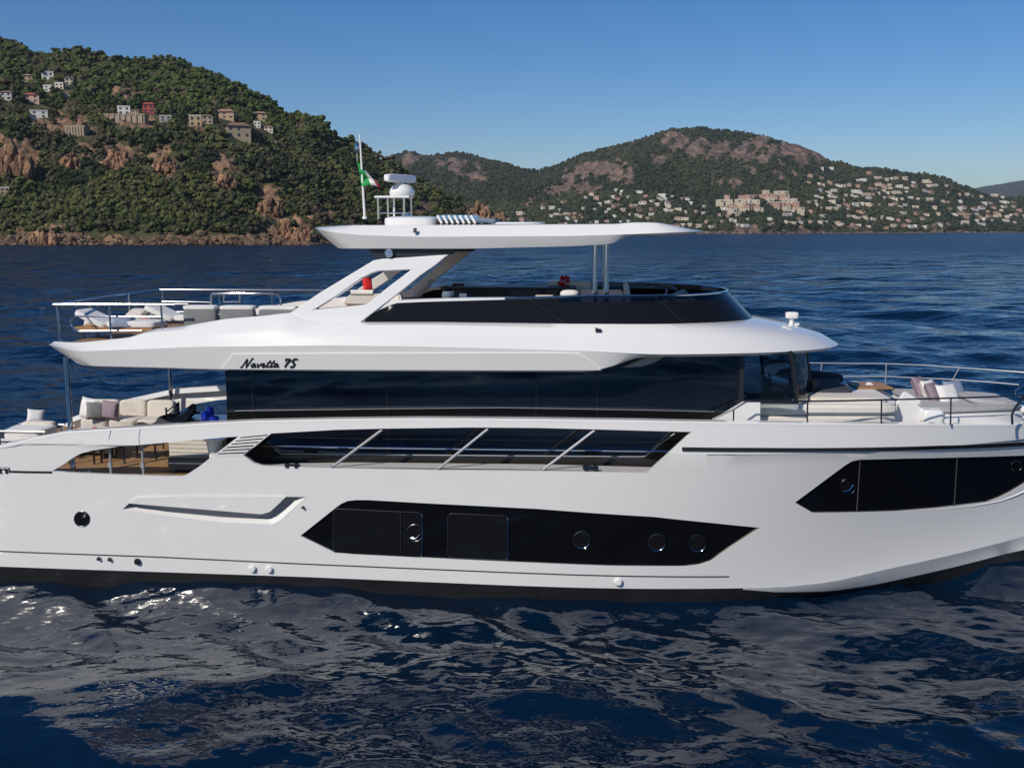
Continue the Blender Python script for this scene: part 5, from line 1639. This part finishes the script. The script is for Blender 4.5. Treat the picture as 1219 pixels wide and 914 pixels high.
m = MB(); m.cushion((0, 0, .42), (1.0, .75, .24), p=6); piece(m, "cushion", PALE, t); m = MB(); m.box((0, 0, .17), (.92, .66, .22)); piece(m, "base", STEELD, t)
for (px, py, y, sz, mt_, lab, rz, tilt) in ((106, 486, .95, .50, PALE, "big white pillow leaning on the left end of the aft sofa", -20, 12), (114, 489, .80, .42, GREYF, "dark grey pillow in front of the big white pillow on the aft sofa", 25, 14),
                           (131, 488, .85, .44, MAUVE, "mauve pillow in the middle of the aft sofa", -8, 14)):
    p = Q(px, py, y); t = near("pillow", lab, "pillow", p); m = MB(); m.pillow((0, 0, 0), (sz, .2, sz), rz=R(rz), rx=R(-tilt), ry=R(4)); piece(m, "pillow_cover", mt_, t)
for (x, y, lab, s_) in ((-9.0, -1.15, "teak coffee table with the red cup, nearer the stern", 1), (-8.35, -1.0, "teak coffee table without a cup, nearer the rope chairs", -1)):
    t = near("coffee_table", lab, "table", (x, y, 2.40), R(5 * s_))
    m = MB(); m.box((0, 0, .565), (.62, .62, .035)); piece(m, "tabletop", TEAKT, t, bevel=.008)
    for i in (-1, 1):
        for j in (-1, 1):
            m = MB(); m.box((i * .26, j * .26, .27), (.035, .035, .55)); piece(m, "leg", STEELD, t)
t = near("cup", "small red cup standing on the coffee table", "cup", (-8.86, -1.0, 2.985)); m = MB(); m.lathe([(.035, 0), (.05, .13), (.045, .13), (.03, .02)], (0, 0, 0), 14); piece(m, "cup_body", REDF, t)
for i, (x, y, rz, lab) in enumerate(((-7.75, -.55, 165, "charcoal rope armchair nearest the cockpit cabinet"), (-7.7, .55, 190, "charcoal rope armchair by the far bulwark"))):
    t = near("armchair", lab, "armchair", (x, y, 2.40), R(rz), "charcoal armchairs in the aft cockpit")
    m = MB(); m.cushion((0, 0, .40), (.66, .66, .2), p=5); piece(m, "seat", CHARF, t)
    m = MB(); m.cushion((-.30, 0, .68), (.14, .66, .55), p=4, ry=R(-14)); piece(m, "backrest", CHARF, t)
    for s_ in (-1, 1):
        m = MB(); m.cushion((-.02, s_ * .36, .56), (.6, .09, .12), p=4, ry=R(8)); piece(m, "armrest", CHARF, t)
        for q in (-.26, .26): 
            m = MB(); m.tube([(q, s_ * .3, 0), (q * .9, s_ * .3, .4)], .018, 6); piece(m, "leg", STEELD, t)
t = near("blanket", "dark grey blanket thrown over the armchair and the cabinet edge", "blanket", (-7.3, -.9, 3.08))
m = MB(); rows = []
for i in range(13):
    u = i / 12
    rows.append([(-.75 + 1.35 * u, -.35 + .7 * j / 8, .05 + .34 * u ** 1.5 + .05 * math.sin(j * 1.7 + i * .6) + .04 * math.sin(i * 1.3) - .15 * abs(j / 4 - 1) ** 3) for j in range(9)])
m.quad_strip(rows); m.quad_strip([[(x, y, z - .02) for x, y, z in r] for r in rows][::-1]); piece(m, "cloth", CHARF, t, smooth=60)
for i, (px, y, r_, h_, lab) in enumerate(((244, -1.05, .075, .22, "tall cobalt blue glass lantern, left one on the cabinet top"), (250, -.75, .09, .27, "tallest cobalt blue glass lantern on the cabinet top, in the middle"), (255, -1.2, .10, .15, "round cobalt blue glass bowl on the cabinet top"))):
    p = Q(px, 500, y); t = near("lantern", lab, "lantern", (p.x, y, 3.286), 0, "blue glass lanterns on the cockpit cabinet")
    m = MB(); m.lathe([(r_ * .7, 0), (r_, h_ * .3), (r_, h_ * .8), (r_ * .75, h_), (r_ * .6, h_), (r_ * .7, h_ * .7)], (0, 0, 0), 18); piece(m, "lantern_glass", BLUEG, t, smooth=60)

# flybridge sofas with their backs to the rail
for i, (x0, x1, lab) in enumerate(((-6.36, -5.67, "grey backed flybridge sofa module nearest the stern, the tallest looking"), (-5.62, -4.90, "middle one of the three grey flybridge sofa modules"), (-4.84, -4.05, "grey flybridge sofa module half hidden by the arch foot"))):
    t = near("sofa_module", lab, "sofa", ((x0 + x1) / 2, -1.75, 5.067), 0, "grey sofa modules on the flybridge")
    w = x1 - x0
    m = MB(); m.box((0, .1, .2), (w * .94, .8, .3)); piece(m, "base", LGREYF, t, bevel=.03)
    m = MB(); m.cushion((0, .14, .42), (w * .97, .76, .2), p=6); piece(m, "seat_cushion", LGREYF, t)
    m = MB(); m.cushion((0, -.28, .50), (w * .97, .2, .40), p=6); piece(m, "back_cushion", GREYF, t)
    m = MB(); m.cushion((0, -.26, .70), (w * .98, .26, .09), p=5); piece(m, "top_roll", PALE, t)
for i, (x, y, lab) in enumerate(((-8.1, -1.3, "cream sun lounger nearest the flybridge stern corner"), (-7.3, .2, "cream sun lounger farther in on the flybridge, with the red cushion"))):
    t = near("sun_lounger", lab, "sun lounger", (x, y, 5.067), R(-4), "sun loungers on the flybridge")
    m = MB(); m.box((0.1, 0, .22), (1.7, .66, .06)); piece(m, "frame", STEELD if i else TEAKT, t)
    for q in (-.6, .8):
        for s_ in (-1, 1): m = MB(); m.box((q, s_ * .28, .1), (.05, .05, .2)); piece(m, "leg", STEELD, t)
    m = MB(); m.cushion((.45, 0, .31), (1.1, .66, .14), p=6); piece(m, "mattress", PALE, t)
    m = MB(); m.cushion((-.42, 0, .40), (.75, .66, .13), p=6, ry=R(24)); piece(m, "backrest", PALE, t)
for (px, py, y, sz, mt_, lab, rz, rx) in ((110, 382, -1.0, .34, PALE, "white pillow farthest aft on the flybridge loungers", 20, 50), (146, 384, -1.5, .44, BLUEF, "blue grey pillow lying flat on the near flybridge lounger", 10, 70),
                              (162, 376, .1, .50, CREAM, "cream pillow behind the blue grey one on the flybridge", -15, 62), (182, 376, .3, .42, BLUEF, "blue pillow by the red cushion on the far lounger", 30, 55)):
    p = Q(px, py, y); t = near("pillow", lab, "pillow", p); m = MB(); m.pillow((0, 0, 0), (sz, .2, sz), rz=R(rz), rx=R(-rx)); piece(m, "pillow_cover", mt_, t)
t = near("cushion", "small red cushion on the far flybridge lounger", "cushion", Q(173, 383, -.6)); m = MB(); m.pillow((0, 0, 0), (.2, .1, .16), rx=R(-20)); piece(m, "cushion_cover", REDF, t)

# seat group seen through the arch
t = near("chaise", "white chaise with a tilted back inside the raked arch", "chaise", (-2.75, .2, 5.067), R(0))
m = MB(); m.cushion((-.2, 0, .42), (1.5, .8, .2), p=6); piece(m, "seat", PALE, t)
m = MB(); m.box((.78, 0, .92), (.62, .75, .10), ry=R(-48)); piece(m, "backrest", PALE, t, bevel=.04)
m = MB(); m.box((-.2, 0, .2), (1.4, .7, .24)); piece(m, "base", GREY, t, bevel=.02)
m = MB(); m.tube([(.3, -.42, .3), (.35, -.42, .78), (.9, -.42, .80)], .02, 6); piece(m, "arm_frame", STEELD, t)
t = near("pillow", "bright red pillow on the white chaise inside the arch", "pillow", Q(437.5, 339, -.1)); m = MB(); m.pillow((0, 0, 0), (.22, .12, .32), rz=R(35), rx=R(-12)); piece(m, "pillow_cover", REDF, t)
t = near("towel_roll", "rolled white towel at the foot of the red pillow", "towel", Q(432, 348.5, -.5)); m = MB(); m.tube([(-.25, 0, 0), (.22, 0, 0)], .06, 12); piece(m, "towel", PALE, t)
t = near("lounge_cushion", "white wedge cushion just right of the arch leg", "cushion", Q(473, 354, -1.6)); m = MB(); m.box((0, 0, 0), (.3, .5, .22), taper=.35); piece(m, "cushion_cover", PALE, t, bevel=.03)
t = near("glass_bowl", "clear round glass bowl standing by the arch leg", "bowl", (-1.12, -1.75, 5.923))
m = MB(); m.lathe([(.07, 0), (.11, .03), (.125, .1), (.105, .17), (.1, .165), (.115, .1), (.1, .04), (.06, .015)], (0, 0, 0), 20); piece(m, "bowl_glass", SOLAR, t, smooth=60)
t = near("side_table", "dark side table under the glass bowl", "table", (-1.0, -1.75, 5.067)); m = MB(); m.box((0, 0, .84), (.7, .5, .03)); piece(m, "tabletop", DGREY, t); m = MB(); m.tube([(0, 0, 0), (0, 0, .83)], .04, 8); piece(m, "leg", DGREY, t)
t = near("ice_bucket", "small square steel bucket beside the glass bowl", "bucket", (-.82, -1.75, 5.925)); m = MB(); m.box((0, 0, .06), (.13, .13, .12), taper=1.1); piece(m, "bucket", LENS, t)
t = near("flower_bowl", "dark red flowers on the black flybridge bar", "flowers", Q(546, 344, .6)); 
m = MB(); m.lathe([(.05, -.06), (.07, 0), (.06, .02)], (0, 0, 0), 12); piece(m, "bowl", BLACK, t)
m = MB()
gr = random.Random(3)
for i in range(14): m.cushion((gr.uniform(-.14, .14), gr.uniform(-.08, .08), .03 + gr.uniform(0, .08)), (.07, .07, .05), n=4, p=2)
piece(m, "blossoms", DREDF, t)
t = near("white_sofa", "white flybridge sofa in front of the hardtop posts", "sofa", (1.15, .9, 5.067))
m = MB(); m.cushion((.2, -.45, .42), (1.6, .7, .22), p=6); piece(m, "seat", PALE, t)
m = MB(); m.box((.05, .0, .96), (.95, .14, .28)); piece(m, "backrest", GEL2, t, bevel=.04)
m = MB(); m.box((.75, -.9, .84), (.9, .14, .26)); piece(m, "backrest", GEL2, t, bevel=.04)
m = MB(); m.box((.2, -.4, .2), (1.5, .7, .24)); piece(m, "base", GREY, t)
t = near("flower_pot", "pot of bright red flowers on the white flybridge sofa back", "flowers", Q(672, 341, .85))
m = MB(); m.lathe([(.05, -.09), (.06, -.03), (.055, -.03)], (0, 0, 0), 12); piece(m, "pot", GEL2, t)
m = MB()
for i in range(26):
    a, b2 = gr.uniform(0, 6.28), gr.uniform(-.5, 1)
    m.cushion((math.cos(a) * .11 * math.sqrt(1 - b2 * b2 * .8), math.sin(a) * .11, .07 + .14 * b2), (.085, .085, .07), n=4, p=2)
piece(m, "blossoms", REDF, t)
for (px, y, lab) in ((648, -1.2, "cream folded towel on the counter left of the white domed cushion"),):
    t = near("folded_towel", lab, "towel", Q(px, 353.0, y)); m = MB(); m.cushion((0, 0, 0), (.36, .3, .06), p=6); piece(m, "towel", CREAM, t)
t = near("dome_cushion", "white domed cushion beside the near hardtop post", "cushion", Q(678, 350, -1.2)); m = MB(); m.cushion((0, 0, 0), (.38, .38, .18), p=2.4); piece(m, "cushion_cover", PALE, t)

# foredeck lounge
t = near("bow_sofa", "charcoal U-shaped sofa at the foot of the windscreen", "sofa", (6.72, .1, 3.90))
m = MB(); m.cushion((-.2, .1, .10), (1.0, 2.2, .2), p=6); piece(m, "seat", CHARF, t)
pts = []
for a in np.linspace(-.95, 1.25, 14): pts.append((-.15 - .62 * math.cos(a), 1.05 * math.sin(a) - .05))
m = MB(); rows = []
for x, y in pts:
    hh = .36 + .12 * (y + .9) / 1.8
    rows.append([(x, y, .02), (x - .05, y * 1.04, hh), (x + .10, y * .95, hh + .01), (x + .16, y * .88, .04)])
m.quad_strip(rows, closed=True); m.poly(rows[0]); m.poly(rows[-1][::-1]); piece(m, "backrest", CHARF, t, smooth=60)
m = MB(); m.cushion((.1, 1.0, .16), (.8, .2, .26), p=5, ry=R(6)); piece(m, "back_cushion", CHARF, t)
t = near("pillow", "blue grey pillow leaning inside the charcoal bow sofa", "pillow", Q(990, 462, .5)); m = MB(); m.pillow((0, 0, 0), (.42, .16, .38), rz=R(20), rx=R(-18)); piece(m, "pillow_cover", BLUEF, t)
t = near("ball_cushion", "small round white cushion on the bow sofa", "cushion", Q(1004, 460.5, .0)); m = MB(); m.cushion((0, 0, 0), (.2, .2, .2), p=2.2); piece(m, "cushion_cover", PALE, t)
t = near("bow_table", "wooden table top between the bow sofa and the sunpad", "table", Q(1034, 459, .75)); m = MB(); m.box((0, 0, .0), (.78, .85, .045), rz=R(4)); piece(m, "tabletop", TEAKT, t, bevel=.01); m = MB(); m.tube([(0, 0, -.25), (0, 0, 0)], .05, 8); piece(m, "leg", STEEL, t)
t = near("seat_cushion", "long cream seat cushion on the near edge of the foredeck house", "cushion", (6.75, -1.1, 3.93)); m = MB(); m.cushion((0, 0, .035), (1.5, .7, .14), p=7); piece(m, "cushion_cover", CREAM, t)
t = near("sunpad", "large grey sunpad mattress on the foredeck", "sunpad", (0, 0, 3.69))
m = MB(); n = len(PAD)
sp2 = [(x + (.04 if x < 9 else -.04), y * .96) for x, y in PAD]
top = [(x, y, .13) for x, y in sp2]; lo_ = [(x, y, .004) for x, y in sp2]
m.poly(top); m.poly(lo_[::-1])
for i in range(n): m.poly([lo_[i], lo_[(i + 1) % n], top[(i + 1) % n], top[i]])
t.location = BOAT_M @ Vector((0, 0, 3.69))
piece(m, "mattress", LGREYF, t, bevel=.04, smooth=60)
m = MB(); m.box((9.35, .0, .135), (.012, 2.0, .008)); m.box((8.9, .0, .135), (1.3, .012, .008)); piece(m, "seam", GREYF, t)
m = MB(); m.cushion((9.75, -.2, .15), (.8, .9, .1), p=6, ry=R(5)); piece(m, "headrest", LGREYF, t)
for (px, py, y, sz, mt_, lab, rz) in ((1095, 460.5, .35, .46, MAUVE, "mauve pillow on the sunpad, the farther one of the pair", 50), (1111, 467.5, -.25, .46, MAUVE, "mauve pillow on the sunpad, the nearer one of the pair", 50),
                          (1106, 464, .2, .44, PALE, "cream pillow tucked behind the two mauve sunpad pillows", 40), (1128, 471, -.3, .50, PALE, "cream pillow right of the nearer mauve sunpad pillow", 28), (1136, 466, .35, .50, BLUEF, "pale blue grey pillow lying at the back of the sunpad", 28)):
    p = Q(px, py, y); t = near("pillow", lab, "pillow", p); m = MB(); m.pillow((0, 0, 0), (sz, .2, sz), rz=R(rz), rx=R(-28)); piece(m, "pillow_cover", mt_, t)

# the flag on the pole
t = near("flag", "green, white and red striped flag hanging furled on the white pole", "flag", Q(425, 191, .3))
o0 = Q(425, 191, .3)
m = MB(); rows = []
A = [(425, 191), (428, 198), (431.5, 212.5), (434.0, 219)]; nr = 24
for i in range(nr + 1):
    u = i / nr
    # hoist side runs down the pole, the fly gathers to a point at lower right
    a0 = Vector((424.6 + 27.5 * u, 190 + 31.5 * u ** .9)); a1 = Vector((430.5 + 24.5 * u ** 1.1, 222 + 1.6 * u - 4 * math.sin(u * 3.1)))
    if u > .0: a0 = a0.lerp(Vector((452.5, 222)), max(0, (u - .6) / .4) * .3); a1 = a1.lerp(Vector((452, 224.5)), u * .8)
    row = []
    for j in range(13):
        v = j / 12
        q = a0.lerp(a1, v)
        p = Q(q.x, q.y, .3 + .07 * math.sin(v * 11 + u * 4) * (1 - .5 * u)) - o0
        row.append(p)
    rows.append(row)
for k_ in range(3):
    r3 = rows[k_ * 8:(k_ + 1) * 8 + 1]
    m.quad_strip(r3, mi=k_)
piece(m, "flag_cloth", [FLAGG, FLAGW, FLAGR], t, smooth=80)
